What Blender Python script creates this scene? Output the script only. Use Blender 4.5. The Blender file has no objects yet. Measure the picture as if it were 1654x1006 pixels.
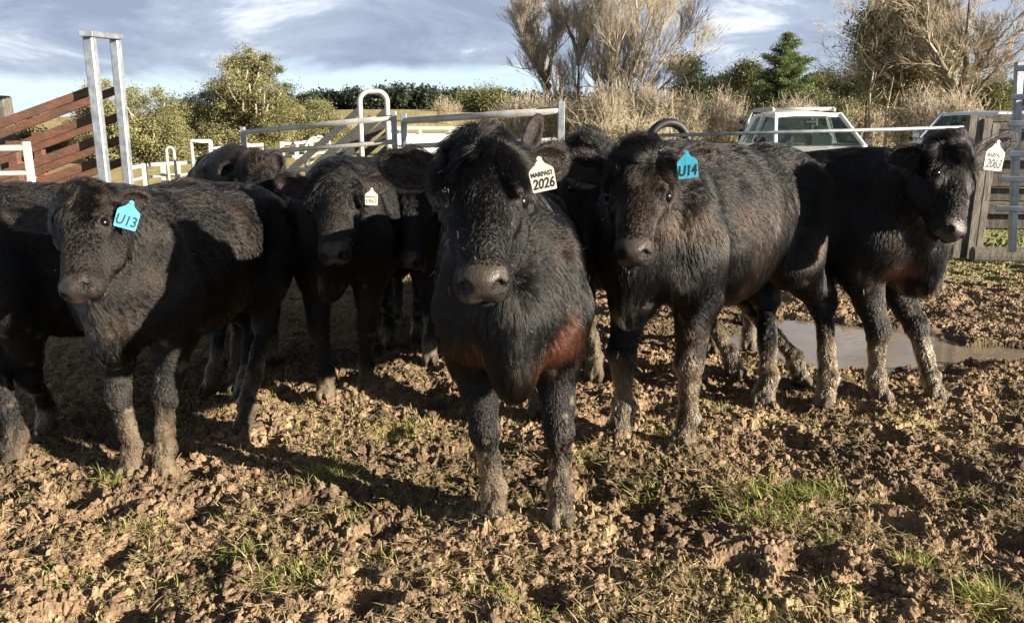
import bpy, math, time
import numpy as np
from mathutils import Vector, Matrix
T0 = time.time()
R = math.radians
# ------------------------------------------------------------------ camera, sky, sun, exposure
H = 1.35; PITCH = R(13.0); FPX = 1250.0
scene = bpy.context.scene
cd = bpy.data.cameras.new('camera'); cam = bpy.data.objects.new('camera', cd)
scene.collection.objects.link(cam); scene.camera = cam
cam.location = (0, 0, H); cam.rotation_euler = (math.pi/2 - PITCH, 0, 0)
cd.sensor_width = 36; cd.lens = FPX/1654*36; cd.clip_start = 0.05; cd.clip_end = 4000

SUN_EL = R(15.5); SUN_AZ = math.atan2(0.89, -0.455)          # azimuth measured from +Y towards +X
SUN = Vector((math.cos(SUN_EL)*math.sin(SUN_AZ), math.cos(SUN_EL)*math.cos(SUN_AZ), math.sin(SUN_EL)))
w = bpy.data.worlds.new("World"); scene.world = w; w.use_nodes = True
nt = w.node_tree; nt.nodes.clear()
def wn(t, **k):
    n = nt.nodes.new(t)
    for a, b in k.items(): setattr(n, a, b)
    return n
out = wn('ShaderNodeOutputWorld'); bg = wn('ShaderNodeBackground'); bg.inputs[1].default_value = 0.10
sky = wn('ShaderNodeTexSky', sky_type='NISHITA', sun_disc=False, sun_elevation=SUN_EL, sun_rotation=SUN_AZ)
sky.air_density = 1.0; sky.dust_density = 0.6; sky.ozone_density = 1.5
tc = wn('ShaderNodeTexCoord'); mp = wn('ShaderNodeMapping'); mp.inputs['Scale'].default_value = (1.0, 1.0, 3.6)
n1 = wn('ShaderNodeTexNoise'); n1.inputs['Scale'].default_value = 3.1; n1.inputs['Detail'].default_value = 9; n1.inputs['Roughness'].default_value = 0.55
n1.inputs['Distortion'].default_value = 0.6
sx = wn('ShaderNodeSeparateXYZ')
nt.links.new(tc.outputs['Generated'], mp.inputs[0]); nt.links.new(mp.outputs[0], n1.inputs['Vector']); nt.links.new(tc.outputs['Generated'], sx.inputs[0])
# cloud cover grows with elevation: a clear strip over the horizon, a grey deck above it
mr = wn('ShaderNodeMapRange'); mr.inputs[1].default_value = 0.035; mr.inputs[2].default_value = 0.115; mr.inputs[3].default_value = -0.20; mr.inputs[4].default_value = 0.36
nt.links.new(sx.outputs[2], mr.inputs[0])
ad = wn('ShaderNodeMath', operation='ADD'); nt.links.new(n1.outputs[0], ad.inputs[0]); nt.links.new(mr.outputs[0], ad.inputs[1])
cr = wn('ShaderNodeMapRange', interpolation_type='SMOOTHSTEP'); cr.inputs[1].default_value = 0.42; cr.inputs[2].default_value = 0.62
nt.links.new(ad.outputs[0], cr.inputs[0])
n2 = wn('ShaderNodeTexNoise'); n2.inputs['Scale'].default_value = 4.2; n2.inputs['Detail'].default_value = 10; n2.inputs['Roughness'].default_value = 0.62; n2.inputs['Distortion'].default_value = 0.5
mp2 = wn('ShaderNodeMapping'); mp2.inputs['Scale'].default_value = (1.2, 1.2, 4.0); mp2.inputs['Location'].default_value = (3.1, 1.7, 0.4)
nt.links.new(tc.outputs['Generated'], mp2.inputs[0]); nt.links.new(mp2.outputs[0], n2.inputs['Vector'])
cc = wn('ShaderNodeValToRGB'); cc.color_ramp.elements[0].position = 0.38; cc.color_ramp.elements[0].color = (1.12, 1.38, 1.86, 1)
cc.color_ramp.elements[1].position = 0.68; cc.color_ramp.elements[1].color = (3.3, 3.5, 3.8, 1)
e = cc.color_ramp.elements.new(0.55); e.color = (1.65, 1.93, 2.4, 1)
nt.links.new(n2.outputs[0], cc.inputs[0])
mx = wn('ShaderNodeMix', data_type='RGBA')
hz = wn('ShaderNodeMix', data_type='RGBA'); hz.inputs['B'].default_value = (1.95, 2.5, 3.15, 1)
hf = wn('ShaderNodeMapRange'); hf.inputs[1].default_value = 0.0; hf.inputs[2].default_value = 0.30; hf.inputs[3].default_value = 0.92; hf.inputs[4].default_value = 0.25
nt.links.new(sx.outputs[2], hf.inputs[0]); nt.links.new(hf.outputs[0], hz.inputs['Factor']); nt.links.new(sky.outputs[0], hz.inputs['A'])
nt.links.new(cr.outputs[0], mx.inputs['Factor']); nt.links.new(hz.outputs['Result'], mx.inputs['A']); nt.links.new(cc.outputs[0], mx.inputs['B'])
zf = wn('ShaderNodeMapRange'); zf.inputs[1].default_value = 0.24; zf.inputs[2].default_value = 0.60; zf.inputs[3].default_value = 1.0; zf.inputs[4].default_value = 0.28  # added dimming of the unseen upper sky, deepens shade around the herd
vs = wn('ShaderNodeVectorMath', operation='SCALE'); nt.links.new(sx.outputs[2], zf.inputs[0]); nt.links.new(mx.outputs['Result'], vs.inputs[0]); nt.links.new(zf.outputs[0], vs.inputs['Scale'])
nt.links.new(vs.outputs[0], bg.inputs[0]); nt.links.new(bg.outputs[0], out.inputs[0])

sd = bpy.data.lights.new('sun', 'SUN'); sd.energy = 5.0; sd.angle = R(0.5); sd.color = (1.0, 0.90, 0.74)
sun = bpy.data.objects.new('sun', sd); scene.collection.objects.link(sun)
sun.rotation_euler = SUN.to_track_quat('Z', 'Y').to_euler()
scene.view_settings.view_transform = 'Standard'; scene.view_settings.look = 'None'
scene.view_settings.exposure = 1.7; scene.view_settings.gamma = 1.0
try:
    scene.cycles.use_denoising = True; scene.cycles.denoiser = 'OPENIMAGEDENOISE'; scene.cycles.denoising_input_passes = 'RGB_ALBEDO_NORMAL'
    scene.cycles.max_bounces = 5; scene.cycles.transparent_max_bounces = 6
    scene.cycles.diffuse_bounces = 2; scene.cycles.glossy_bounces = 2
    scene.cycles_curves.shape = 'RIBBONS'; scene.cycles_curves.subdivisions = 1
except Exception as ex: print(ex)

# ------------------------------------------------------------------ helpers
FW = np.array((0, math.cos(PITCH), -math.sin(PITCH))); UPV = np.array((0, math.sin(PITCH), math.cos(PITCH))); RT = np.array((1., 0, 0))
CAM = np.array((0, 0, H))
def ray(px, py): return FW + (px-827)/FPX*RT + (503-py)/FPX*UPV
def at(px, py, y):                       # the world point seen at a photo pixel, y metres ahead
    d = ray(px, py); return CAM + d*(y/d[1])
def ground(px, py, z=0.0):
    d = ray(px, py); return CAM + d*((z-H)/d[2])
def nrm(v):
    v = np.asarray(v, float); return v/max(np.linalg.norm(v), 1e-9)
def link(o): scene.collection.objects.link(o); return o
def tag(o, label=None, cat=None, group=None, kind=None):
    if label: o['label'] = label
    if cat: o['category'] = cat
    if group: o['group'] = group
    if kind: o['kind'] = kind
    return o
def empty(name, loc, rz=0):
    o = bpy.data.objects.new(name, None); o.location = loc; o.rotation_euler = (0, 0, rz); o.empty_display_size = .1
    return link(o)
def mesh_np(name, V, F, m=None, parent=None, smooth=False, cols=None, mats=None, midx=None):
    """V (n,3), F (m,k) ints with k = 3 or 4"""
    me = bpy.data.meshes.new(name)
    V = np.asarray(V, np.float32); F = np.asarray(F, np.int32); k = F.shape[1]
    me.vertices.add(len(V)); me.vertices.foreach_set('co', V.ravel())
    me.loops.add(F.size); me.loops.foreach_set('vertex_index', F.ravel())
    me.polygons.add(len(F)); me.polygons.foreach_set('loop_start', np.arange(0, F.size, k, dtype=np.int32))
    me.polygons.foreach_set('loop_total', np.full(len(F), k, np.int32))
    me.polygons.foreach_set('use_smooth', np.full(len(F), smooth, bool))
    if cols is not None:
        ca = me.color_attributes.new('Col', 'FLOAT_COLOR', 'POINT')
        c4 = np.ones((len(V), 4), np.float32); c4[:, :3] = cols; ca.data.foreach_set('color', c4.ravel())
    for mm in (mats or ([m] if m else [])): me.materials.append(mm)
    if midx is not None: me.polygons.foreach_set('material_index', np.asarray(midx, np.int32))
    me.update(calc_edges=True); me.validate()
    o = bpy.data.objects.new(name, me); link(o)
    if parent is not None: o.parent = parent
    return o
class MB:
    """collects boxes, bars and tubes into ONE mesh"""
    def __init__(s): s.v = []; s.f = []; s.n = 0
    def add(s, V, F):
        V = np.asarray(V, float); s.v.append(V); s.f += [tuple(int(i)+s.n for i in q) for q in F]; s.n += len(V); return s
    def box(s, c, size, M=None, bev=0.0):
        h = np.asarray(size, float)/2
        if bev <= 0:
            V = np.array([(x, y, z) for x in (-1, 1) for y in (-1, 1) for z in (-1, 1)])*h
            F = [(0, 1, 3, 2), (4, 6, 7, 5), (0, 4, 5, 1), (2, 3, 7, 6), (0, 2, 6, 4), (1, 5, 7, 3)]
        else:
            V = []; idx = {}
            for sx_ in (-1, 1):
                for sy_ in (-1, 1):
                    for sz_ in (-1, 1):
                        for ax in range(3):
                            p = np.array((sx_, sy_, sz_))*(h-bev); p[ax] += (sx_, sy_, sz_)[ax]*bev
                            idx[(sx_, sy_, sz_, ax)] = len(V); V.append(p)
            F = []
            for ax in range(3):
                a1, a2 = (ax+1) % 3, (ax+2) % 3
                for sg in (-1, 1):
                    q = []
                    for u, v in ((-1, -1), (1, -1), (1, 1), (-1, 1)):
                        k = [0, 0, 0]; k[ax] = sg; k[a1] = u; k[a2] = v; q.append(idx[(*k, ax)])
                    F.append(q if sg > 0 else q[::-1])
                for u in (-1, 1):
                    for v in (-1, 1):
                        k0 = [0, 0, 0]; k0[ax] = -1; k0[a1] = u; k0[a2] = v; k1 = list(k0); k1[ax] = 1
                        q = [idx[(*k0, a1)], idx[(*k1, a1)], idx[(*k1, a2)], idx[(*k0, a2)]]
                        F.append(q if u*v < 0 else q[::-1])
            for key in [(x, y, z) for x in (-1, 1) for y in (-1, 1) for z in (-1, 1)]:
                q = [idx[(*key, 0)], idx[(*key, 1)], idx[(*key, 2)]]
                F.append(q if key[0]*key[1]*key[2] > 0 else q[::-1])
            V = np.array(V)
        if M is not None: V = V @ np.asarray(M).T
        return s.add(V+np.asarray(c, float), F)
    def bar(s, a, b, wd, ht, up=(0, 0, 1), bev=0.0):
        a = np.asarray(a, float); b = np.asarray(b, float); d = b-a; L = np.linalg.norm(d); d = d/L
        sd_ = np.cross(d, up)
        if np.linalg.norm(sd_) < 1e-3: sd_ = np.cross(d, (0, 1, 0))
        sd_ = nrm(sd_); u2 = np.cross(sd_, d)
        return s.box((a+b)/2, (L, wd, ht), np.stack([d, -sd_, u2], 1), bev)
    def tube(s, pts, r, n=8, caps=True):
        pts = [np.asarray(p, float) for p in pts]; rs = r if hasattr(r, '__len__') else [r]*len(pts)
        V = []; F = []; ref = None
        for i, p in enumerate(pts):
            d = nrm(pts[min(i+1, len(pts)-1)]-pts[max(i-1, 0)])
            if ref is None:
                ref = np.cross(d, (0, 0, 1)) if abs(d[2]) < .9 else np.cross(d, (0, 1, 0))
            ref = nrm(ref-d*np.dot(ref, d)); u2 = np.cross(d, ref)
            for k in range(n):
                t = 2*math.pi*k/n; V.append(p+rs[i]*(math.cos(t)*ref+math.sin(t)*u2))
        for i in range(len(pts)-1):
            for k in range(n):
                a = i*n+k; b = i*n+(k+1) % n; F.append((a, b, b+n, a+n))
        if caps: F.append(tuple(range(n))[::-1]); F.append(tuple((len(pts)-1)*n+k for k in range(n)))
        return s.add(V, F)
    def poly(s, pts, t, normal):
        """a flat outline given thickness t along normal"""
        pts = np.asarray(pts, float); nn = nrm(normal)*t; k = len(pts)
        V = np.concatenate([pts, pts+nn]); F = [tuple(range(k))[::-1], tuple(range(k, 2*k))]
        for i in range(k): F.append((i, (i+1) % k, (i+1) % k+k, i+k))
        return s.add(V, F)
    def build(s, name, m, parent=None, smooth=False):
        me = bpy.data.meshes.new(name); me.from_pydata(np.concatenate(s.v).tolist(), [], s.f); me.materials.append(m)
        if smooth: me.polygons.foreach_set('use_smooth', np.ones(len(s.f), bool))
        me.update()
        o = bpy.data.objects.new(name, me); link(o)
        if parent is not None: o.parent = parent
        return o

# ---- numpy noise
_rng = np.random.default_rng(7)
_TAB = _rng.random(65536).astype(np.float32)
_G = np.stack([np.cos(_TAB*6.28318), np.sin(_TAB*6.28318)], 1).astype(np.float32)
def _h2(i, j, s): return ((i*73856093) ^ (j*19349663) ^ (s*83492791)) & 65535
def _h3(i, j, k, s): return ((i*73856093) ^ (j*19349663) ^ (k*83492791) ^ (s*2654435)) & 65535
def pn2(x, y, s=0):
    i = np.floor(x).astype(np.int64); j = np.floor(y).astype(np.int64); fx = (x-i).astype(np.float32); fy = (y-j).astype(np.float32)
    u = fx*fx*fx*(fx*(fx*6-15)+10); v = fy*fy*fy*(fy*(fy*6-15)+10)
    def g(di, dj):
        q = _G[_h2(i+di, j+dj, s)]; return q[..., 0]*(fx-di)+q[..., 1]*(fy-dj)
    a = g(0, 0); b = g(1, 0); c = g(0, 1); d = g(1, 1)
    return (a+(b-a)*u+(c-a)*v+(a-b-c+d)*u*v)*1.5
def fbm2(x, y, o, s=0, r=.5):
    t = 0; a = 1
    for k in range(o): t = t+a*pn2(x*2**k+k*17.3, y*2**k-k*9.1, s+k); a *= r
    return t
def worley2(x, y, s=0):
    i = np.floor(x).astype(np.int64); j = np.floor(y).astype(np.int64); d1 = np.full(x.shape, 9., np.float32); d2 = d1.copy(); cid = np.zeros(x.shape, np.float32)
    for di in (-1, 0, 1):
        for dj in (-1, 0, 1):
            h = _h2(i+di, j+dj, s); cx = i+di+_TAB[h]; cy = j+dj+_TAB[(h*31+7) & 65535]
            d = np.hypot(x-cx, y-cy).astype(np.float32); m = d < d1
            d2 = np.where(m, d1, np.minimum(d2, d)); cid = np.where(m, _TAB[(h*57+3) & 65535], cid); d1 = np.where(m, d, d1)
    return d1, d2, cid
def vn3(p, s=0):
    """value noise in 0..1 at points p (n,3)"""
    i = np.floor(p).astype(np.int64); f = (p-i).astype(np.float32); f = f*f*(3-2*f); r = 0
    for dx in (0, 1):
        for dy in (0, 1):
            for dz in (0, 1):
                wgt = (f[:, 0] if dx else 1-f[:, 0])*(f[:, 1] if dy else 1-f[:, 1])*(f[:, 2] if dz else 1-f[:, 2])
                r = r+wgt*_TAB[_h3(i[:, 0]+dx, i[:, 1]+dy, i[:, 2]+dz, s)]
    return r
def vec3(p, s=0): return np.stack([vn3(p, s), vn3(p+5.3, s+1), vn3(p-3.7, s+2)], 1)*2-1
def sst(a, b, x):
    t = np.clip((x-a)/(b-a), 0, 1); return t*t*(3-2*t)

# ------------------------------------------------------------------ materials
def mat(name, col=(.5, .5, .5), rough=.6, metal=0, spec=.5, bump=0, bscale=20, var=0, vscale=4, col2=None, attr=None, coat=0, trans=0, sheen=0, stretch=None):
    m = bpy.data.materials.new(name); m.use_nodes = True; N = m.node_tree; b = N.nodes['Principled BSDF']
    b.inputs['Base Color'].default_value = (*col, 1); b.inputs['Roughness'].default_value = rough; b.inputs['Metallic'].default_value = metal
    b.inputs['Specular IOR Level'].default_value = spec; b.inputs['Coat Weight'].default_value = coat
    b.inputs['Transmission Weight'].default_value = trans; b.inputs['Sheen Weight'].default_value = sheen
    t = N.nodes.new('ShaderNodeTexCoord'); co = t.outputs['Object']
    if stretch:
        q = N.nodes.new('ShaderNodeMapping'); q.inputs['Scale'].default_value = stretch; N.links.new(co, q.inputs[0]); co = q.outputs[0]
    src = None
    if attr:
        a = N.nodes.new('ShaderNodeAttribute'); a.attribute_name = attr; src = a.outputs['Color']
    if col2 or var:
        n = N.nodes.new('ShaderNodeTexNoise'); n.inputs['Scale'].default_value = vscale; n.inputs['Detail'].default_value = 8; n.inputs['Roughness'].default_value = .65
        N.links.new(co, n.inputs['Vector'])
        if col2:
            r = N.nodes.new('ShaderNodeValToRGB'); r.color_ramp.elements[0].position = .40; r.color_ramp.elements[1].position = .62
            r.color_ramp.elements[0].color = (*col, 1); r.color_ramp.elements[1].color = (*col2, 1)
            N.links.new(n.outputs[0], r.inputs[0]); src = r.outputs[0]
        else:
            mr_ = N.nodes.new('ShaderNodeMapRange'); mr_.inputs[1].default_value = .3; mr_.inputs[2].default_value = .7; mr_.inputs[3].default_value = 1-var; mr_.inputs[4].default_value = 1+var
            N.links.new(n.outputs[0], mr_.inputs[0])
            mu = N.nodes.new('ShaderNodeVectorMath'); mu.operation = 'SCALE'
            if src: N.links.new(src, mu.inputs[0])
            else: mu.inputs[0].default_value = col
            N.links.new(mr_.outputs[0], mu.inputs['Scale']); src = mu.outputs[0]
    if src: N.links.new(src, b.inputs['Base Color'])
    if bump:
        n = N.nodes.new('ShaderNodeTexNoise'); n.inputs['Scale'].default_value = bscale; n.inputs['Detail'].default_value = 6
        N.links.new(co, n.inputs['Vector'])
        bp = N.nodes.new('ShaderNodeBump'); bp.inputs['Strength'].default_value = bump; bp.inputs['Distance'].default_value = .02
        N.links.new(n.outputs[0], bp.inputs['Height']); N.links.new(bp.outputs[0], b.inputs['Normal'])
    return m
M_SKIN = mat('cow_skin', rough=.55, spec=.35, attr='Col', bump=.5, bscale=120)
M_COAT = bpy.data.materials.new('cow_hair'); M_COAT.use_nodes = True; N_ = M_COAT.node_tree; N_.nodes.clear()
_o = N_.nodes.new('ShaderNodeOutputMaterial'); _h = N_.nodes.new('ShaderNodeBsdfHairPrincipled'); _a = N_.nodes.new('ShaderNodeAttribute'); _a.attribute_name = 'hcol'
_h.parametrization = 'COLOR'; _h.inputs['Roughness'].default_value = .27; _h.inputs['Radial Roughness'].default_value = .55; _h.inputs['Coat'].default_value = .0; _h.inputs['IOR'].default_value = 1.38
N_.links.new(_a.outputs['Color'], _h.inputs['Color']); N_.links.new(_h.outputs[0], _o.inputs[0])
M_EYE = mat('eye_gloss', (.004, .003, .003), rough=.22, spec=.25)
M_HOOF = mat('hoof_horn', (.05, .042, .035), rough=.6, col2=(.16, .11, .07), vscale=20)
M_NOSE = mat('wet_nose', rough=.45, spec=.5, attr='Col', bump=.25, bscale=140)

# ------------------------------------------------------------------ implicit body modelling
class SDF:
    def __init__(s): s.p = []
    def ell(s, c, r, A=None, k=.05, g='trunk', sub=False):
        s.p.append(('e', np.asarray(c, float), np.asarray(r, float), A, k, g, sub)); return s
    def cone(s, a, b, ra, rb, k=.05, g='trunk', sq=None, sub=False):
        """tapered capsule; sq = (axis, factor) squashes it across that axis"""
        s.p.append(('c', np.asarray(a, float), np.asarray(b, float), (ra, rb), k, g, sub, sq)); return s
    def bbox(s, q):
        if q[0] == 'e':
            m = float(max(q[2])) if q[3] is not None else q[2]; return q[1]-m, q[1]+m
        m = max(q[3]); return np.minimum(q[1], q[2])-m, np.maximum(q[1], q[2])+m
    def dist(s, q, X):
        if q[0] == 'e':
            d = X-q[1].astype(np.float32)
            if q[3] is not None: d = d @ np.asarray(q[3], np.float32)         # columns of A are the axes
            r = q[2].astype(np.float32); k0 = np.linalg.norm(d/r, axis=-1); k1 = np.linalg.norm(d/(r*r), axis=-1)+1e-6
            return k0*(k0-1)/k1
        a, b, (ra, rb), sq = q[1], q[2], q[3], q[7]; X2 = X
        if sq is not None:
            ax = nrm(sq[0]).astype(np.float32); c = (a+b)/2
            def T(P): return P+((P-c) @ ax)[..., None]*ax*(1/sq[1]-1)
            X2 = T(X); a = T(a); b = T(b)
        ba = (b-a).astype(np.float32); pa = X2-a.astype(np.float32)
        h = np.clip((pa @ ba)/max(float(ba @ ba), 1e-9), 0, 1)
        d = np.linalg.norm(pa-h[..., None]*ba, axis=-1)-(ra+(rb-ra)*h)
        return d*(sq[1] if sq is not None and sq[1] < 1 else 1)
    def mesh(s, h, fine=None, hf=None):
        """grid spacing h, but hf inside the box fine = (lo, hi)"""
        lo = np.min([s.bbox(q)[0] for q in s.p if not q[6]], 0)-.04; hi = np.max([s.bbox(q)[1] for q in s.p if not q[6]], 0)+.04
        ax = []
        for i in range(3):
            if fine is None: ax.append(np.arange(lo[i], hi[i]+h, h).astype(np.float32)); continue
            a = max(fine[0][i], lo[i]+h); b = min(fine[1][i], hi[i]-h)
            ax.append(np.concatenate([np.arange(a, lo[i]-h, -h)[::-1][:-1], np.arange(a, b, hf), np.arange(b, hi[i]+h, h)]).astype(np.float32))
        n = np.array([len(a) for a in ax]); F = np.full(n, .5, np.float32)
        for q in s.p:
            k = q[4]; a, b = s.bbox(q); m = k+3*h
            i0 = np.array([max(np.searchsorted(ax[t], a[t]-m)-1, 0) for t in range(3)]); i1 = np.array([min(np.searchsorted(ax[t], b[t]+m)+1, n[t]) for t in range(3)])
            if (i1 <= i0).any(): continue
            sl = tuple(slice(i0[t], i1[t]) for t in range(3))
            X = np.stack(np.meshgrid(*[ax[t][sl[t]] for t in range(3)], indexing='ij'), -1)
            d = s.dist(q, X); f = F[sl]
            if q[6]:
                d = -d; hh = np.maximum(k-np.abs(f-d), 0)/k; F[sl] = np.maximum(f, d)+hh*hh*k/4
            else:
                hh = np.maximum(k-np.abs(f-d), 0)/k; F[sl] = np.minimum(f, d)-hh*hh*k/4
        return surf_nets(F, ax)
    def groups(s, P):
        """name of the nearest primitive's group for each point"""
        names = sorted({q[5] for q in s.p if not q[6]}); D = np.full((len(names), len(P)), 9., np.float32)
        for q in s.p:
            if q[6]: continue
            i = names.index(q[5]); D[i] = np.minimum(D[i], s.dist(q, P.astype(np.float32)))
        return names, D.argmin(0), D
def surf_nets(F, ax_):
    n = np.array(F.shape); c = n-1; S = F < 0; tot = int(np.prod(c)); acc = []; quads = []
    strides = np.array([c[1]*c[2], c[2], 1])
    for ax in range(3):
        a = [slice(None)]*3; b = [slice(None)]*3; a[ax] = slice(0, -1); b[ax] = slice(1, None)
        cr_ = S[tuple(a)] != S[tuple(b)]; o1, o2 = (ax+1) % 3, (ax+2) % 3
        idx = np.stack(np.nonzero(cr_), 1)
        ok = (idx[:, o1] > 0) & (idx[:, o2] > 0) & (idx[:, o1] < c[o1]) & (idx[:, o2] < c[o2]); idx = idx[ok]
        j = idx.copy(); j[:, ax] += 1
        f0 = F[tuple(idx.T)]; f1 = F[tuple(j.T)]; t = f0/(f0-f1); pos = idx.astype(np.float32); pos[:, ax] += t
        cells = []
        for d1, d2 in ((0, 0), (-1, 0), (-1, -1), (0, -1)):
            q = idx.copy(); q[:, o1] += d1; q[:, o2] += d2; cells.append(q @ strides)
        cells = np.stack(cells, 1); fl = f0 > f1
        cells[fl] = cells[fl][:, ::-1]                              # outward winding
        quads.append(cells[:, ::-1] if False else cells)
        for k in range(4): acc.append((cells[:, k], pos))
    ids = np.concatenate([a_[0] for a_ in acc]); P = np.concatenate([a_[1] for a_ in acc])
    u, inv = np.unique(ids, return_inverse=True); cnt = np.bincount(inv)
    V = np.stack([np.bincount(inv, P[:, k])/cnt for k in range(3)], 1)
    V = np.stack([np.interp(V[:, k], np.arange(len(ax_[k])), ax_[k]) for k in range(3)], 1)
    Q = np.searchsorted(u, np.concatenate(quads))
    return V, Q
def vnormals(V, Q):
    fn = np.cross(V[Q[:, 2]]-V[Q[:, 0]], V[Q[:, 3]]-V[Q[:, 1]]); N = np.zeros_like(V)
    for k in range(4):
        for t in range(3): N[:, t] += np.bincount(Q[:, k], fn[:, t], len(V))
    return N/(np.linalg.norm(N, axis=1)[:, None]+1e-9), fn

# ------------------------------------------------------------------ cattle
BLACK = np.array((.0030, .0025, .0024)); BROWN = np.array((.024, .0135, .008)); RED = np.array((.105, .042, .025)); MUD = np.array((.13, .10, .062)); MUDD = np.array((.075, .052, .032))
FONT_CACHE = {}
def text_mesh(txt, size, m, shear=0.0, bold=0.0):
    cu = bpy.data.curves.new('writing', 'FONT'); cu.body = txt; cu.size = size; cu.align_x = 'CENTER'; cu.align_y = 'CENTER'; cu.shear = shear
    cu.offset = bold; cu.resolution_u = 3; cu.extrude = .0002
    t = bpy.data.objects.new('writing_tmp', cu); link(t); dg = bpy.context.evaluated_depsgraph_get()
    me = bpy.data.meshes.new_from_object(t.evaluated_get(dg)); bpy.data.objects.remove(t); me.materials.clear(); me.materials.append(m); return me
M_TAGB = mat('tag_blue', (.05, .36, .50), rough=.45, bump=.1, bscale=300, var=.35, vscale=30)
M_TAGW = mat('tag_cream', (.60, .55, .42), rough=.5, bump=.1, bscale=300, var=.3, vscale=30)
M_INK = mat('tag_ink', (.012, .014, .02), rough=.6)

def make_cow(label, group, front, heading, s, poll, nose, cguess, feet, ears, eartag=None, nh=60000, h=.010, hf=.0065, red=(), hs=1.0, mudtop=.36, seed=1, dust=0.0, curl=1.0, group_only=None):
    rng = np.random.default_rng(seed)
    hd = nrm((*heading, 0)); left = np.array((-hd[1], hd[0], 0)); root = np.array((front[0], front[1], 0.0))
    Rm = np.stack([hd, left, (0, 0, 1)], 0)                     # world -> local
    def loc(p): return Rm @ (np.asarray(p, float)-root)
    def ldir(d): return Rm @ np.asarray(d, float)
    ang = math.atan2(hd[1], hd[0])
    thing = empty('cow', tuple(root), ang); tag(thing, label, 'cow', group)
    S = SDF()
    def v(x, y, z): return np.array((x, y, z), float)*s
    Y = (0, 1, 0)
    S.cone(v(.0, 0, .835), v(-.45, 0, .82), .265*s, .298*s, .08*s, sq=(Y, .82))
    S.cone(v(-.35, 0, .81), v(-.86, 0, .87), .305*s, .245*s, .10*s, sq=(Y, .90))
    S.ell(v(-.06, 0, 1.05), v(.24, .085, .10), k=.10*s)
    S.ell(v(-.93, 0, .97), v(.22, .215, .15), k=.10*s)
    S.ell(v(-1.10, 0, .90), v(.13, .165, .20), k=.08*s)
    for sg in (-1, 1):
        S.ell(v(.03, sg*.160, .82), v(.125, .075, .23), k=.035*s); S.ell(v(.10, sg*.13, .70), v(.07, .07, .09), k=.03*s)
        S.ell(v(-.88, sg*.185, 1.03), v(.055, .05, .045), k=.03*s); S.ell(v(-1.17, sg*.10, .98), v(.04, .04, .04), k=.03*s)
    # head frame
    O = loc(poll); Nn = loc(nose); f = nrm(Nn-O); L = np.linalg.norm(Nn-O)/.47
    c = ldir(cguess); c = nrm(c-f*np.dot(c, f)); l = np.cross(c, f); A = np.stack([f, l, c], 1)
    def hp(a, b, cc_): return O+A @ (np.array((a, b, cc_))*L)
    nb1 = v(-.06, 0, .96); nb2 = v(.10, 0, .74)
    nape = hp(.02, 0, -.12); thr = hp(.15, 0, -.19)
    S.cone(nb1, nape, .16*s, .090*L, .07*s, 'neck'); S.cone(nb2, thr, .15*s, .060*L, .07*s, 'neck'); S.cone((nb1+nb2)/2, (nape+thr)/2, .185*s, .085*L, .07*s, 'neck', sq=(Y, .82))
    S.cone(v(.16, 0, .78), v(.18, 0, .60), .14*s, .070*s, .07*s, 'brisket', sq=(Y, .72))
    S.cone(v(.20, 0, .62), thr*.6+v(.2, 0, .62)*.4, .075*s, .05*s, .08*s, 'brisket', sq=(Y, .6))
    # legs
    df = {'fl': (0.0, .135), 'fr': (0.0, -.135), 'rl': (-1.02, .14), 'rr': (-1.02, -.14)}
    ftl = {}
    for q, (x0, y0) in df.items():
        ftl[q] = loc((*feet[q], 0))[:2] if q in feet and feet[q] is not None else np.array((x0, y0))*s
    for q in ('fl', 'fr'):
        sg = 1 if q == 'fl' else -1; ft = np.array((*ftl[q], 0)); d = ft-v(0, sg*.135, 0)
        E = v(-.03, sg*.142, .60)+d*.15; K = v(.012, sg*.14, .345)+d*.60; FL = ft+v(-.012, 0, .115); HF = ft+v(.012, 0, .03)
        S.cone(v(.02, sg*.15, .77), E, .118*s, .090*s, .06*s, 'leg'); S.cone(E, K, .087*s, .044*s, .04*s, 'leg'); S.ell(K+v(.006, 0, 0), v(.050, .049, .062), k=.02*s, g='leg')
        S.cone(K, FL, .038*s, .033*s, .025*s, 'leg'); S.ell(FL, v(.040, .043, .040), k=.02*s, g='leg'); S.cone(FL, HF, .034*s, .043*s, .02*s, 'leg')
        S.ell(HF+v(.010, .021, -.012), v(.052, .022, .035), k=.008*s, g='hoof'); S.ell(HF+v(.010, -.021, -.012), v(.052, .022, .035), k=.008*s, g='hoof')
    for q in ('rl', 'rr'):
        sg = 1 if q == 'rl' else -1; ft = np.array((*ftl[q], 0)); d = ft-v(-1.02, sg*.14, 0)
        Hh = v(-.96, sg*.115, .86); St = v(-.80, sg*.165, .66)+d*.15; Gs = v(-1.05, sg*.125, .66)+d*.2; Hk = v(-1.11, sg*.135, .43)+d*.55; FL = ft+v(-.022, 0, .12); HF = ft+v(.012, 0, .03)
        S.cone(Hh, St, .19*s, .125*s, .07*s, 'leg'); S.cone(Hh, Gs, .17*s, .10*s, .07*s, 'leg'); S.cone(St, Hk, .115*s, .052*s, .05*s, 'leg'); S.cone(Gs, Hk, .09*s, .05*s, .05*s, 'leg')
        S.ell(Hk, v(.062, .048, .07), k=.03*s, g='leg'); S.cone(Hk, FL, .038*s, .033*s, .025*s, 'leg'); S.ell(FL, v(.040, .042, .040), k=.02*s, g='leg')
        S.cone(FL, HF, .034*s, .043*s, .02*s, 'leg'); S.ell(HF+v(.010, .021, -.012), v(.052, .022, .035), k=.008*s, g='hoof'); S.ell(HF+v(.010, -.021, -.012), v(.052, .022, .035), k=.008*s, g='hoof')
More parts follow.
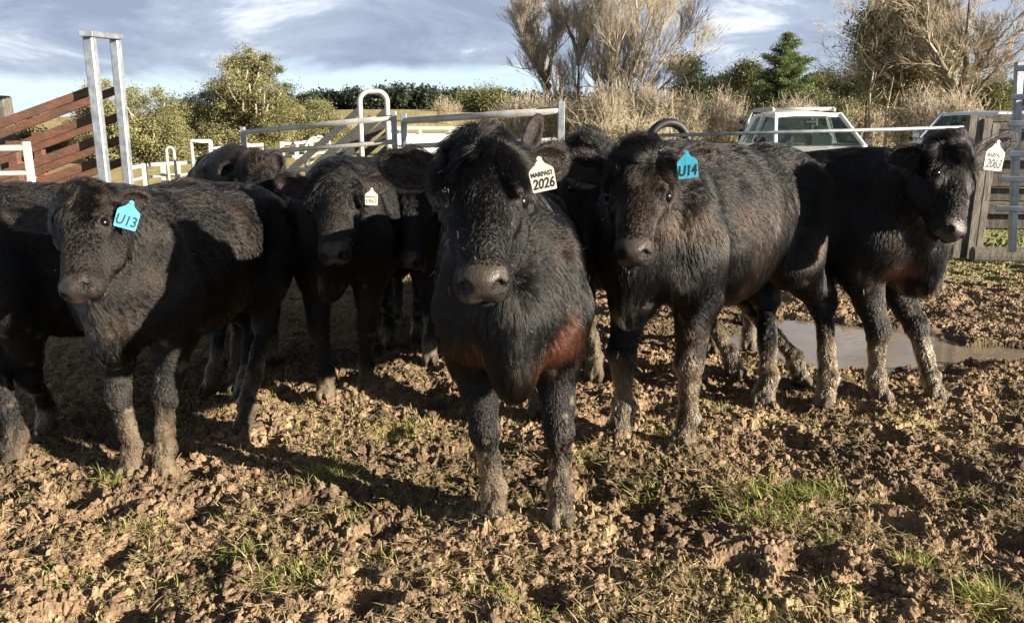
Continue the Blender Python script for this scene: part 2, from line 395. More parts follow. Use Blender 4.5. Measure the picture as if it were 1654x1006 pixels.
    # tail
    S.cone(v(-1.16, 0, 1.04), v(-1.25, 0, .85), .038*s, .028*s, .04*s, 'tail'); S.cone(v(-1.25, 0, .85), v(-1.25, .02, .45), .028*s, .022*s, .02*s, 'tail')
    # head
    def er(r): return np.array(r)*L
    S.ell(hp(.075, 0, -.085), er((.115, .122, .095)), A, .05*L, 'poll')
    S.cone(hp(.01, 0, -.06), hp(.06, 0, -.05), .062*L, .07*L, .04*L, 'poll')
    for sg in (-1, 1):
        S.cone(hp(.055, sg*.060, -.075), hp(.165, sg*.078, -.068), .062*L, .044*L, .03*L, 'forehead')
        S.ell(hp(.145, sg*.088, -.060), er((.042, .026, .030)), A, .02*L, 'forehead')            # brow
        S.ell(hp(.20, sg*.050, -.145), er((.115, .043, .075)), A, .04*L, 'cheek')
        S.ell(hp(.195, sg*.077, -.085), er((.06, .020, .028)), A, .025*L, 'cheek')            # cheekbone below the eye
        S.ell(hp(.425, sg*.036, -.078), er((.040, .034, .046)), A, .022*L, 'muzzle')
    S.cone(hp(.12, 0, -.075), hp(.33, 0, -.060), .088*L, .052*L, .04*L, 'face', sq=(A @ np.array((0, 1, 0)), 1.0))
    S.cone(hp(.30, 0, -.075), hp(.40, 0, -.075), .060*L, .058*L, .04*L, 'face')
    S.cone(hp(.18, 0, -.17), hp(.37, 0, -.130), .060*L, .040*L, .04*L, 'cheek')
    S.ell(hp(.435, 0, -.056), er((.034, .056, .036)), A, .015*L, 'muzzle'); S.ell(hp(.452, 0, -.054), er((.016, .048, .030)), A, .010*L, 'muzzle')
    S.ell(hp(.400, 0, -.152), er((.044, .044, .024)), A, .012*L, 'chin')
    for sg in (-1, 1): S.ell(hp(.418, sg*.030, -.104), er((.042, .040, .034)), A, .018*L, 'muzzle')
    for sg in (-1, 1):
        S.ell(hp(.182, sg*.120, -.060), er((.028, .022, .017)), A, .010*L, sub=True)          # eye socket
        S.cone(hp(.161, sg*.093, -.040), hp(.158, sg*.108, -.088), .0145*L, .0135*L, .008*L, 'lid'); S.cone(hp(.203, sg*.088, -.042), hp(.203, sg*.100, -.090), .0130*L, .0125*L, .008*L, 'lid')
        S.ell(hp(.474, sg*.042, -.044), er((.032, .0150, .019)), A, .006*L, sub=True)          # nostril
        S.ell(hp(.464, sg*.055, -.058), er((.022, .014, .008)), A, .005*L, sub=True)
    S.ell(hp(.430, 0, -.137), er((.050, .070, .008)), A, .006*L, sub=True)                      # mouth line
    # ears
    earinfo = []
    for sg, tip in ears:
        if tip is None: continue
        base = hp(.050, sg*.095, -.095); tp = loc(tip); e1 = nrm(tp-base); Le = np.linalg.norm(tp-base)
        fr = ldir(nrm(CAM-np.asarray(tip))*np.array((1, 1, 0))+np.array((0, 0, -.25))); e3 = nrm(fr-e1*np.dot(fr, e1)); e2 = np.cross(e3, e1); EA = np.stack([e1, e2, e3], 1)
        mid = base+e1*Le*.56; wd = min(.058*L, Le*.36)
        S.cone(base-e1*.02, base+e1*Le*.25, .036*L, .030*L, .03*L, 'ear')
        S.ell(mid, (Le*.48, wd, .024*L), EA, .02*L, 'ear')
        S.ell(mid+e3*.022*L, (Le*.40, wd*.78, .028*L), EA, .008*L, sub=True)
        earinfo.append((base, e1, e2, e3, Le, wd, mid))
    hq = np.stack([hp(a_, b_, c_) for a_ in (-.02, .50) for b_ in (-.13, .13) for c_ in (-.17, .02)]); V, Q = S.mesh(h, (hq.min(0), hq.max(0)), hf)
    N, _ = vnormals(V, Q)
    if np.einsum('ij,ij->i', N, V-V.mean(0)).mean() < 0: Q = Q[:, ::-1]; N = -N
    N0 = N.copy()
    V = V+N*((vn3(V*14, 3)-.5)*.014)[:, None]*s
    lowm = sst(.42, .25, V[:, 2]/s); V = V+N*(lowm*((vn3(V*np.array((55, 55, 30)), 6)-.5)*.014+(vn3(V*110, 9)-.5)*.006))[:, None]
    eyes = [hp(.180, sg*.101, -.062) for sg in (-1, 1)]
    redl = [(loc(at(px, py, yy)), rr_) for px, py, yy, rr_ in red]
    def region(P):
        names, gi, D = S.groups(P); return np.array(names)[gi]
    def colour(P, G, Nv, hair):
        n_ = len(P); b = vn3(P*6, 11+seed); C = BLACK[None]+(BROWN-BLACK)[None]*(sst(.55, .95, b)*.55)[:, None]
        if dust: C = C+(np.array((.022, .018, .014))*dust)[None]*(sst(.35, .8, vn3(P*9, 21)))[:, None]
        for rc, rr_ in redl:
            d = np.linalg.norm(P-rc, axis=1)/rr_; k = sst(1.35, .25, d+.7*(vn3(P*13, 5)-.5)+.5*(vn3(P*np.array((50, 50, 12)), 8)-.5)); C = C*(1-k[:, None])+RED*k[:, None]*.9
        # mud climbs the legs in uneven splashes
        mt = mudtop*s*(.55+.9*vn3(P*np.array((7, 7, 5)), 31+seed)); k = sst(1.0, .62, P[:, 2]/mt)*np.where(np.isin(G, ['leg', 'hoof', 'tail']), 1, .35)
        k = k*(sst(.25, .6, vn3(P*np.array((24, 24, 7)), 41))*.65+.35)
        fl_ = sst(.76, .84, vn3(P*22, 51))*sst(.75, .5, P[:, 2]/s)*.8; k = np.maximum(k, fl_)
        t = sst(.2, .75, vn3(P*np.array((15, 15, 8)), 61)); mc = MUDD+(MUD-MUDD)*t[:, None]
        C = C*(1-k[:, None])+mc*k[:, None]
        ph = (P-O) @ A/L
        if not hair:
            k = (ph[:, 0] > .40) & (np.abs(ph[:, 1]) < .062-.25*np.clip(-.06-ph[:, 2], 0, 1)) & (ph[:, 2] > -.115+.012*vn3(P*30, 72))
            npd = np.array((.042, .032, .025))*(.45+1.1*vn3(P*38, 71))[:, None]; C = np.where(k[:, None], npd, C)
            for sg in (-1, 1):
                for q_ in ((.464, sg*.042, -.044), (.462, sg*.054, -.056)):
                    d = np.linalg.norm(P-hp(*q_), axis=1)/L; k = sst(.026, .017, d)[:, None]; C = C*(1-k)+np.array((.004, .003, .003))*k
            k = (sst(.012, .006, np.abs(ph[:, 2]+.137))*(ph[:, 0] > .37)*(np.abs(ph[:, 1]) < .075))[:, None]; C = C*(1-k)+np.array((.006, .004, .004))*k
        for ec in eyes:
            d = np.linalg.norm(P-ec, axis=1)/L; k = sst(.055, .028, d)*.85; C = C*(1-k[:, None])+np.array((.014, .009, .007))*k[:, None]
        for base, e1, e2, e3, Le, wd, mid in earinfo:
            k = ((G == 'ear') & ((Nv @ e3) > .35)); q = (P-mid) @ e1
            C = np.where(k[:, None], np.array((.022, .014, .012))*((.12 if hair else .4)+.8*vn3(P*45, 81))[:, None], C)
        return C.astype(np.float32)
    G = region(V); col = colour(V, G, N, False)
    pv_ = (V-O) @ A/L; qc = pv_[Q].mean(1); pad = ((qc[:, 0] > .40) & (np.abs(qc[:, 1]) < .062) & (qc[:, 2] > -.115)).astype(int)
    for sg in (-1, 1): pad[np.hypot(np.abs(qc[:, 1]-sg*.046), qc[:, 2]+.048) < .024] = 0
    body = mesh_np('body', V, Q, None, thing, True, cols=col, mats=[M_SKIN, M_NOSE], midx=pad)
    # eyes
    for ec in eyes:
        bm_ = MB(); n1_, n2_ = 14, 10; vs = []; fs = []
        for i in range(n2_+1):
            for j in range(n1_):
                a = math.pi*i/n2_; b2 = 2*math.pi*j/n1_; vs.append(ec+.0230*L*np.array((math.sin(a)*math.cos(b2), math.sin(a)*math.sin(b2), math.cos(a))))
        for i in range(n2_):
            for j in range(n1_): fs.append((i*n1_+j, i*n1_+(j+1) % n1_, (i+1)*n1_+(j+1) % n1_, (i+1)*n1_+j))
        bm_.add(vs, fs); bm_.build('eye', M_EYE, thing, True)
    # ---- coat: strands grown from the body surface
    tri = np.concatenate([Q[:, [0, 1, 2]], Q[:, [0, 2, 3]]]); cr_ = np.cross(V[tri[:, 1]]-V[tri[:, 0]], V[tri[:, 2]]-V[tri[:, 0]]); ar = np.linalg.norm(cr_, axis=1)/2
    ctr = V[tri].mean(1); phc = (ctr-O) @ A/L
    wgt = ar*np.where((np.abs(phc[:, 1]) < .14) & (phc[:, 0] > -.06) & (phc[:, 0] < .5) & (phc[:, 2] > -.25), 2.6, 1.0)
    camd = Rm @ (CAM-root); vis = np.einsum('ij,ij->i', cr_, camd-ctr) > -.25*np.linalg.norm(cr_, axis=1)*np.linalg.norm(camd-ctr, axis=1)
    wgt = wgt*np.where(vis, 1, .35)
    ti = rng.choice(len(tri), nh, p=wgt/wgt.sum()); r1 = np.sqrt(rng.random(nh)); r2 = rng.random(nh)
    bw = np.stack([1-r1, r1*(1-r2), r1*r2], 1); P = np.einsum('ij,ijk->ik', bw, V[tri[ti]]); Nv = np.einsum('ij,ijk->ik', bw, N[tri[ti]]); Nv /= np.linalg.norm(Nv, axis=1)[:, None]
    G = region(P); ph = (P-O) @ A/L
    D = np.zeros((nh, 3)); Ln = np.full(nh, .03); lift = np.full(nh, .28); tuft = np.full(nh, .5); cl = np.full(nh, .018)
    D[:] = nrm((-.55, 0, -.85))
    def setg(m, d=None, ln=None, lf=None, tf=None, cs=None):
        if d is not None: D[m] = d[m] if getattr(d, 'ndim', 1) == 2 else d
        if ln is not None: Ln[m] = ln
        if lf is not None: lift[m] = lf
        if tf is not None: tuft[m] = tf
        if cs is not None: cl[m] = cs
    setg(G == 'trunk', ln=.030, lf=.22, tf=.8, cs=.026)
    zt = sst(.80, 1.12, P[:, 2]/s+.12*(vn3(P*8, 77)-.5))[:, None]; m = G == 'trunk'; D[m] = (nrm((-.45, 0, -.85))*(1-zt)+nrm((-.75, 0, .05))*zt)[m]; lift[m] = (.20+.16*zt[:, 0])[m]
    nk = nrm(nb2-thr); setg(G == 'neck', nrm(nk*.4+np.array((-.25, 0, -.8))), .030, .18, .85, .028)
    setg(G == 'brisket', nrm((-.1, 0, -1)), .044, .16, .9, .026)
    setg(G == 'leg', nrm((-.25, 0, -1)), .026, .20, .75, .020)
    m = (G == 'leg') & (P[:, 2] < .5*s); setg(m, nrm((-.15, 0, -1)), .018, .34, .95, .016)
    m = G == 'trunk'; Ln[m] = (.032+.018*sst(.78, .55, P[:, 2]/s))[m]
    setg(G == 'tail', nrm((-.1, 0, -1)), .05, .15, .7)
    wh = np.array((.165, 0)); rad = ph[:, :2]-wh; rad = rad/(np.linalg.norm(rad, axis=1)[:, None]+1e-6)
    dd = rad[:, :1]*f[None]+rad[:, 1:2]*l[None]
    m = np.isin(G, ['poll', 'forehead']); low = sst(.05, .17, ph[:, 0])[:, None]
    dpoll = dd*.30+f[None]*.35*sst(.02, .10, ph[:, :1])+np.array((0, 0, 1))*.7*sst(.07, .0, ph[:, :1])+np.array((0, 0, -.25))*sst(.0, .1, ph[:, :1])+vec3(P*15, 91+seed)*1.35*curl+vec3(P*34, 93+seed)*.7*curl
    D[m] = dpoll[m]; Ln[m] = (.030+.030*(1-low[:, 0][m]))*(.7+.6*vn3(P[m]*20, 7)); lift[m] = .45; tuft[m] = .78; cl[m] = .019
    m = (G == 'poll') & (ph[:, 0] < .06); lift[m] = .45+.3*sst(.06, .01, ph[:, 0][m])
    m = np.isin(G, ['face']) | (G == 'forehead') & (ph[:, 0] > .15); D[m] = (f[None]*.8+ldir((0, 0, -1))[None]*.2+(ph[:, 1:2]*3)*l[None]+vec3(P*22, 95+seed)*.35)[m]; Ln[m] = np.interp(ph[:, 0][m], [.12, .22, .36], [.032, .017, .008]); lift[m] = .3; tuft[m] = .75; cl[m] = .016
    setg(G == 'cheek', nrm(f*.2-c*.8+np.array((0, 0, -.3))), .014, .25, .5, .014)
    m = np.isin(G, ['muzzle', 'chin']); setg(m, nrm(-f*.2-c*.8), .006, .4, .2)
    for base, e1, e2, e3, Le, wd, mid in earinfo:
        m = (G == 'ear') & (np.linalg.norm(P-mid, axis=1) < Le*.75); ed = np.abs((P-mid) @ e2)/wd
        D[m] = (e1[None]*.75+e2[None]*np.sign((P-mid) @ e2)[:, None]*.5)[m]; Ln[m] = (.020+.020*sst(.5, 1, ed))[m]; lift[m] = .38; tuft[m] = .5; cl[m] = .012
    Ln *= hs*s*rng.uniform(.65, 1.15, nh)
    keep = ~(((ph[:, 0] > .412) & (ph[:, 2] > -.11) & (np.abs(ph[:, 1]) < .058)) | (G == 'hoof'))
    for ec in eyes: keep &= np.linalg.norm(P-ec, axis=1) > .032*L
    keep &= G != 'lid'
    P, Nv, G, D, Ln, lift, tuft, cl = [a_[keep] for a_ in (P, Nv, G, D, Ln, lift, tuft, cl)]; nh = len(P)
    D = D+vec3(P*5, 99+seed)*.35+vec3(P*14, 101+seed)*.42+vec3(P*40, 111+seed)*.16+rng.normal(0, .06, (nh, 3))
    D = D-Nv*np.einsum('ij,ij->i', D, Nv)[:, None]; D /= np.linalg.norm(D, axis=1)[:, None]+1e-6
    # clumps: the tip leans towards the tip of the nearest clump centre
    ci = np.floor(P/cl[:, None]).astype(np.int64); best = np.full(nh, 9.); cc_ = P.copy()
    for dx in (-1, 0, 1):
        for dy in (-1, 0, 1):
            for dz in (-1, 0, 1):
                q = ci+np.array((dx, dy, dz)); hh = _h3(q[:, 0], q[:, 1], q[:, 2], 5)
                pt = (q+np.stack([_TAB[hh], _TAB[(hh*31+7) & 65535], _TAB[(hh*57+3) & 65535]], 1))*cl[:, None]
                d = np.linalg.norm(pt-P, axis=1); mm = d < best; best = np.where(mm, d, best); cc_ = np.where(mm[:, None], pt, cc_)
    off = (cc_-P); off -= Nv*np.einsum('ij,ij->i', off, Nv)[:, None]
    t1 = D*(1-lift)[:, None]+Nv*lift[:, None]; t2 = D*1.0+Nv*(lift*.35)[:, None]+np.array((0, 0, -.10))
    p1 = P+t1*(Ln*.35)[:, None]; p2 = p1+(t1*.4+t2*.6)*(Ln*.35)[:, None]; p3 = p2+t2*(Ln*.35)[:, None]
    p2 = p2+off*(tuft*.40)[:, None]; p3 = p3+off*(tuft*.85)[:, None]; p1 = p1+off*(tuft*.10)[:, None]
    pts = np.stack([P-Nv*.001, p1, p2, p3], 1).astype(np.float32)
    hc = colour(P, G, Nv, True); hc = hc*rng.uniform(.88, 1.15, (nh, 1)).astype(np.float32)
    ch = np.floor(cc_*4000).astype(np.int64); cv = _TAB[_h3(ch[:, 0], ch[:, 1], ch[:, 2], 9)]; ml_ = sst(.5, .35, P[:, 2]/s)
    hc = hc*(.70+.65*cv*(1+.5*ml_))[:, None].astype(np.float32); hc = hc.astype(np.float32)
    r0 = np.where(np.isin(G, ['muzzle', 'chin', 'face', 'ear', 'cheek']), .00038, .00055)*s
    isl = (G == 'leg') & (P[:, 2] < .4*s); r0 = np.where(isl, .0009, r0)
    # straw and flecks caught in the coat
    ns = max(10, nh//1600); si = rng.choice(nh, ns)
    sdir = D[si]+rng.normal(0, .6, (ns, 3)); sl = rng.uniform(.005, .022, ns)[:, None]; sp = P[si]+Nv[si]*.016
    spt = np.stack([sp, sp+sdir*sl*.33, sp+sdir*sl*.66+rng.normal(0, .004, (ns, 3)), sp+sdir*sl], 1).astype(np.float32)
    pts = np.concatenate([pts, spt]); hc = np.concatenate([hc, np.tile(np.array((.30, .24, .14), np.float32), (ns, 1))*rng.uniform(.3, 1.2, (ns, 1)).astype(np.float32)])
    rad_ = np.concatenate([r0, np.full(ns, .0009)]); nt_ = nh+ns
    rr4 = (rad_[:, None]*np.array((1.0, .95, .7, .18))).astype(np.float32)
    hcu = bpy.data.hair_curves.new('coat'); hcu.add_curves([4]*nt_)
    hcu.attributes['position'].data.foreach_set('vector', pts.ravel())
    ra = hcu.attributes.get('radius') or hcu.attributes.new('radius', 'FLOAT', 'POINT'); ra.data.foreach_set('value', rr4.ravel())
    ca = hcu.attributes.new('hcol', 'FLOAT_COLOR', 'CURVE'); c4 = np.ones((nt_, 4), np.float32); c4[:, :3] = hc; ca.data.foreach_set('color', c4.ravel())
    hcu.materials.append(M_COAT)
    co = bpy.data.objects.new('coat', hcu); link(co); co.parent = thing
    # ear tag
    if eartag:
        px, py, yy, wpx, rot, m_, lines, tilt = eartag
        ctr_ = at(px, py, yy); wdt = wpx/FPX*np.linalg.norm(ctr_-CAM)*.985; hgt = wdt*.86
        zc = nrm(CAM-ctr_); zc = nrm(zc+np.array((tilt, 0, 0))); xr = nrm(np.cross((0, 0, 1), zc)); yu = np.cross(zc, xr)
        ca_, sa_ = math.cos(R(rot)), math.sin(R(rot)); X_ = xr*ca_+yu*sa_; Y_ = -xr*sa_+yu*ca_
        Mw = Matrix(((X_[0], Y_[0], zc[0], ctr_[0]), (X_[1], Y_[1], zc[1], ctr_[1]), (X_[2], Y_[2], zc[2], ctr_[2]), (0, 0, 0, 1)))
        a_, b_ = wdt/2, hgt/2; n0 = wdt*.10
        ol = [(-a_*.96, -b_), (-a_*.86, -b_*1.06), (a_*.86, -b_*1.06), (a_*.96, -b_), (a_, b_*.74), (a_*.90, b_*.98), (n0*1.9, b_*1.42), (n0*1.1, b_*1.75), (n0*1.1, b_*1.98), (0, b_*2.12),
              (-n0*1.1, b_*1.98), (-n0*1.1, b_*1.75), (-n0*1.9, b_*1.42), (-a_*.90, b_*.98), (-a_, b_*.74)]
        tb = MB().poly([(x, y, 0) for x, y in ol], .0016, (0, 0, -1))
        tb.add(*MB().tube([(0, b_*1.9, .0005), (0, b_*1.9, .004)], n0*.9, 10).__dict__['v'][:1], MB().tube([(0, 0, 0), (0, 0, 1)], 1, 10).f)
        to = tb.build('ear_tag', m_, thing); Rl = Matrix(((hd[0], hd[1], 0, 0), (left[0], left[1], 0, 0), (0, 0, 1, 0), (0, 0, 0, 1))) @ Matrix.Translation(-Vector(root))
        to.matrix_local = Rl @ Mw
        for txt, sz, ty, sh, bold in lines:
            me = text_mesh(txt, sz*hgt, M_INK, sh, bold*hgt); xs = [q.co.x for q in me.vertices]; wt = max(xs)-min(xs); fac = min(1.0, wdt*.9/wt)
            xm = (max(xs)+min(xs))/2; ys = [q.co.y for q in me.vertices]; ym = (max(ys)+min(ys))/2
            for q in me.vertices: q.co.x = (q.co.x-xm)*fac; q.co.y = q.co.y-ym+ty*hgt; q.co.z += .0006
            wo = bpy.data.objects.new('writing', me); link(wo); wo.parent = to
    return thing

def nose_from(poll, px, py, L):
    """point on the pixel's ray at distance L from the poll, nearer to the viewer"""
    d = nrm(ray(px, py)); oc = CAM-poll; b = np.dot(oc, d); cq = np.dot(oc, oc)-L*L; disc = b*b-cq
    t = -b-math.sqrt(disc) if disc > 0 else -b
    return CAM+d*t
def G2(px, py):
    g = ground(px, py); return (g[0], g[1])
HERD = 'black cattle standing in the muddy yard'
LV = "((-.0)"
def cow(label, poll, nose, cg, s, front, heading, feet, ears, tagspec=None, L=.50, **k):
    P0 = at(*poll); N1 = nose_from(P0, nose[0], nose[1], L)
    return make_cow(label, HERD, front, heading, s, P0, N1, cg, feet, [(sg, at(*t) if t is not None else None) for sg, t in ears], tagspec, **k)

f1, f2 = G2(797, 838), G2(905, 842)
cow('shaggy black cow in the centre facing the viewer head on, cream ear tag reading 2026', (775, 222, 2.42), (778, 452), (0, -1, .25), 1.0,
    ((f1[0]+f2[0])/2-.05, (f1[1]+f2[1])/2+.04), (.02, -1), {'fl': f2, 'fr': f1}, [(-1, (612, 262, 2.50)), (1, (915, 250, 2.55))],
    (877, 290, 2.24, 41, 12, M_TAGW, [('MARPAST', .30, .26, -.1, .010), ('2026', .64, -.17, .25, .018)], 0), L=.53,
    nh=150000, h=.0075, red=[(885, 555, 2.45, .13), (790, 560, 2.45, .09), (915, 480, 2.9, .10)], seed=3, hs=1.05, mudtop=.27)
f1, f2 = G2(1003, 702), G2(1108, 716); r1, r2 = G2(1235, 650), G2(1332, 653)
cow('black cow wearing a blue ear tag reading U14, right of the centre cow', (1035, 240, 3.0), (1021, 402), (-.22, -1, .25), 1.13,
    ((f1[0]+f2[0])/2, (f1[1]+f2[1])/2), (-.66, -.75), {'fl': f2, 'fr': f1, 'rl': r2, 'rr': r1}, [(-1, (908, 262, 3.05)), (1, (1152, 245, 3.12))],
    (1111, 273, 2.89, 32, 8, M_TAGB, [('U14', .80, -.08, .2, .022)], 0), L=.48, nh=130000, h=.008, seed=5, hs=1.15)
f1, f2 = G2(1415, 645), G2(1502, 645); r1, r2 = G2(1290, 618), G2(1182, 604)
cow('black cow at the right end of the row, cream ear tag reading 2063', (1552, 236, 3.55), (1560, 374), (.45, -1, .2), 1.09,
    ((f1[0]+f2[0])/2-.16, (f1[1]+f2[1])/2+.14), (.78, -.60), {'fl': f2, 'fr': f1, 'rl': r1, 'rr': r2}, [(-1, (1434, 252, 3.6)), (1, (1640, 222, 3.75))],
    (1606, 259, 3.54, 30, -6, M_TAGW, [('MARPAST', .34, .26, .3, .014), ('2063', .66, -.17, .35, .030)], .7), L=.46, nh=110000, h=.009, seed=8, red=[(1448, 430, 3.8, .10)], hs=1.15)
f1, f2 = G2(215, 765), G2(268, 765); r1 = G2(398, 695)
cow('black cow at left with a blue ear tag reading U13, lower body in shadow', (116, 308, 2.72), (100, 466), (-.30, -1, .3), .97,
    ((f1[0]+f2[0])/2, (f1[1]+f2[1])/2+.08), (-.12, -1), {'fl': f2, 'fr': f1, 'rl': r1}, [(-1, (0, 345, 2.76)), (1, (242, 325, 2.84))],
    (205, 354, 2.66, 31, -20, M_TAGB, [('U13', .78, -.08, .1, .022)], 0), L=.43, nh=130000, h=.008, seed=11, hs=.75, dust=.6)
f1, f2 = G2(528, 640), G2(592, 625)
cow('shaded black cow between the blue tagged U13 cow and the centre cow, small cream tag', (535, 272, 3.62), (533, 408), (.0, -1, .35), 1.06,
    ((f1[0]+f2[0])/2, (f1[1]+f2[1])/2), (-.10, -1), {'fl': f2, 'fr': f1}, [(-1, (445, 292, 3.66)), (1, (632, 292, 3.72))],
    (600, 322, 3.5, 20, -4, M_TAGW, [('MARPAST', .30, .22, 0, .004), ('1963', .55, -.18, .1, .008)], 0), L=.47, nh=60000, h=.010, seed=14, hs=.9, mudtop=.16)
cow('black cow standing half hidden behind the left shoulder of the centre animal', (668, 292, 4.2), (655, 425), (-.2, -1, .3), 1.05,
    G2(655, 575), (.05, -1), {'fl': G2(695, 585), 'fr': G2(632, 560)}, [(-1, (612, 322, 4.22)), (1, (760, 322, 4.22))], L=.47, nh=40000, h=.012, seed=17, mudtop=.16)
cow('black cow with a fluffy poll behind the gap between centre cow and U14 cow', (955, 232, 3.75), (985, 400), (.3, -1, .2), 1.10,
    G2(970, 612), (-.1, -1), {'fl': G2(1000, 612), 'fr': G2(960, 612)}, [(-1, (880, 262, 3.8)), (1, (1040, 262, 3.8))], L=.47, nh=50000, h=.012, seed=19)
cow('black cow far behind the centre animal showing one upright ear', (815, 235, 4.6), (790, 330), (-.4, -1, .2), 1.12,
    (-.02, 4.9), (.2, -1), {}, [(1, (872, 186, 4.7)), (-1, (750, 240, 4.7))], L=.46, nh=30000, h=.013, seed=23)
cow('black cow behind the rump of the U13 cow, one ear pricked up', (408, 262, 4.35), (385, 400), (-.4, -1, .2), 1.10,
    (-1.62, 4.6), (.35, -1), {'fl': G2(440, 575)}, [(1, (446, 245, 4.4)), (-1, (352, 275, 4.4))], L=.46, nh=40000, h=.012, seed=29)
cow('shaded black cow cut off by the left edge, behind the U13 cow', (-60, 330, 3.3), (-95, 476), (-.5, -1, .2), .99,
    G2(28, 742), (-.75, -1), {'fl': G2(78, 700), 'fr': G2(30, 742)}, [(-1, (-150, 350, 3.3)), (1, (10, 350, 3.4))], L=.46, nh=50000, h=.012, seed=31, mudtop=.25)
cow('black cow at the back, its muddy legs showing beneath the U14 cow', (1210, 262, 4.9), (1200, 380), (-.3, -1, .2), 1.03,
    G2(1165, 580), (-.3, -1), {'fl': G2(1208, 560), 'fr': G2(1150, 565)}, [(-1, (1160, 280, 4.9)), (1, (1260, 280, 4.9))], L=.46, nh=30000, h=.013, seed=37)
print('cattle', round(time.time()-T0, 1))
# ------------------------------------------------------------------ ground
PUD = [(2.25, 5.05, .80, .62), (2.95, 4.78, .52, .22)]
HOOF = []
for px_, py_ in [(797, 838), (905, 842), (1003, 702), (1108, 716), (1235, 650), (1332, 653), (1415, 645), (1502, 645), (215, 765), (268, 765), (398, 695), (528, 640), (592, 625), (30, 742), (78, 700)]: HOOF.append(G2(px_, py_))
def pud_mask(x, y):
    m = -1.5
    for cx, cy, rx, ry in PUD: m = np.maximum(m, 1-((x-cx)/rx)**2-((y-cy)/ry)**2)
    return m+.35*fbm2(x*2.2, y*2.2, 3, 60)
def trees_rise(x, y): return 0
def gheight(x, y, full=True):
    near = sst(15, 7.5, y); rough = .35+.65*near
    wx = x+.05*fbm2(x*6, y*6, 2, 30); wy = y+.05*fbm2(x*6+9, y*6, 2, 33)
    z = .016*fbm2(x*.9, y*.9, 2, 1)+.018*fbm2(x*2.3, y*2.3, 2, 4)
    if full:
        def dome(q, sd_, rr=.62):
            d1, d2, c = worley2(wx*q+sd_, wy*q-sd_, int(sd_*7)); return np.clip(1-(d1/rr)**2, 0, 1)**.8*(c*c*.9+.1)
        msk = sst(-.35, .35, fbm2(x*1.6, y*1.6, 2, 20)+.15); m2 = sst(-.5, .4, fbm2(x*4.1, y*4.1, 2, 24))
        wx = wx+.012*fbm2(x*30, y*30, 2, 36); wy = wy+.012*fbm2(x*30+7, y*30, 2, 38)
        z = z+near*((dome(8.5, 3)-.3)*.018*(.4+.7*msk)+dome(17, 5)*.024*(.35+.75*m2)+dome(34, 8, .6)*.020+dome(62, 11, .6)*.012+dome(105, 13)*.005-.022)
        # hoof pocks
        h1, h2, hc = worley2(x*3.1+7, y*3.1, 44); z = z-near*.050*sst(.36, .10, h1)*(hc > .35)
        z = z+near*(.006*fbm2(x*22, y*22, 3, 50, .6)+.003*fbm2(x*90, y*90, 1, 57))
    for hx, hy in HOOF:
        d = np.hypot(x-hx, y-hy); z = z+.034*np.exp(-(d/.11)**2)*(1+.7*pn2(x*22, y*22, 63))
    pm = pud_mask(x, y); k = sst(-.25, .35, pm)
    z = z*(1-k*.85)-.08*k
    # far paddock rises gently towards the ridge
    far = np.clip(y-70, 0, None); z = z+sst(55, 125, y)*(2.4+2.4*np.exp(-((x+18)/55)**2))+np.clip(y-125, 0, 500)*.022
    return z
def build_ground():
    s_ = np.linspace(-1.12, 1.12, 1500); ys = [-4., -2, 0, .8, 1.3]
    y = 1.5
    while y < 9: ys.append(y); y *= 1.0019
    while y < 30: ys.append(y); y *= 1.008
    while y < 1500: ys.append(y); y *= 1.05
    ys = np.array(ys); X = np.maximum(np.abs(ys), 2.2)[:, None]*s_[None]; Yg = np.repeat(ys[:, None], len(s_), 1)
    Z = gheight(X, Yg); ny, nx = X.shape; V = np.stack([X, Yg, Z], -1).reshape(-1, 3)
    i = np.arange(ny-1)[:, None]*nx+np.arange(nx-1)[None]; i = i.ravel(); F = np.stack([i, i+1, i+1+nx, i+nx], 1)
    x = V[:, 0]; y = V[:, 1]
    a = fbm2(x*5, y*5, 3, 70)[:, None]; b = fbm2(x*28, y*28, 2, 74)[:, None]; g = fbm2(x*1.3, y*1.3, 3, 78)[:, None]
    mud = np.array((.190, .126, .078))*(1+.22*a+.30*b)+np.array((.09, .078, .05))*np.clip(b*1.5-.2, 0, 1)
    straw = np.array((.30, .25, .115))*(1+.3*b); grass = np.array((.13, .15, .045))*(1+.35*b+.2*a)
    k = sst(.35, .9, g+b*.6)*.45; col = mud*(1-k)+straw*k
    kg = sst(6.6, 9.0, y[:, None]+a*1.1+g*.8+np.clip(-x[:, None], 0, 3)*.15); gm = sst(.5, 3.0, x[:, None])*.3+.55; col = col*(1-kg)+(grass*gm+straw*(1-gm))*kg
    kf = sst(12, 26, y[:, None]); dry = np.array((.36, .29, .13))*(1+.25*fbm2(x*.25, y*.12, 3, 80)[:, None]); gr2 = np.array((.20, .21, .08))*(1+.2*a)
    kk = sst(-.1, .4, fbm2(x*.06, y*.05, 3, 84))[:, None]; col = col*(1-kf)+(dry*(1-kk*.5)+gr2*kk*.5)*kf
    damp = sst(-.05, .5, fbm2(x*.8+3, y*.8, 3, 160))[:, None]*(y[:, None] < 9); col = col*(1-.42*damp)
    wet = sst(-.55, .05, pud_mask(x, y))[:, None]*(y[:, None] < 8); col = col*(1-.6*wet)
    m = mat('churned_mud', rough=.85, spec=.25, attr='Col', bump=.6, bscale=55)
    o = mesh_np('ground', V, F, m, None, False, cols=np.clip(col, .01, .8)); tag(o, kind='structure')
build_ground()
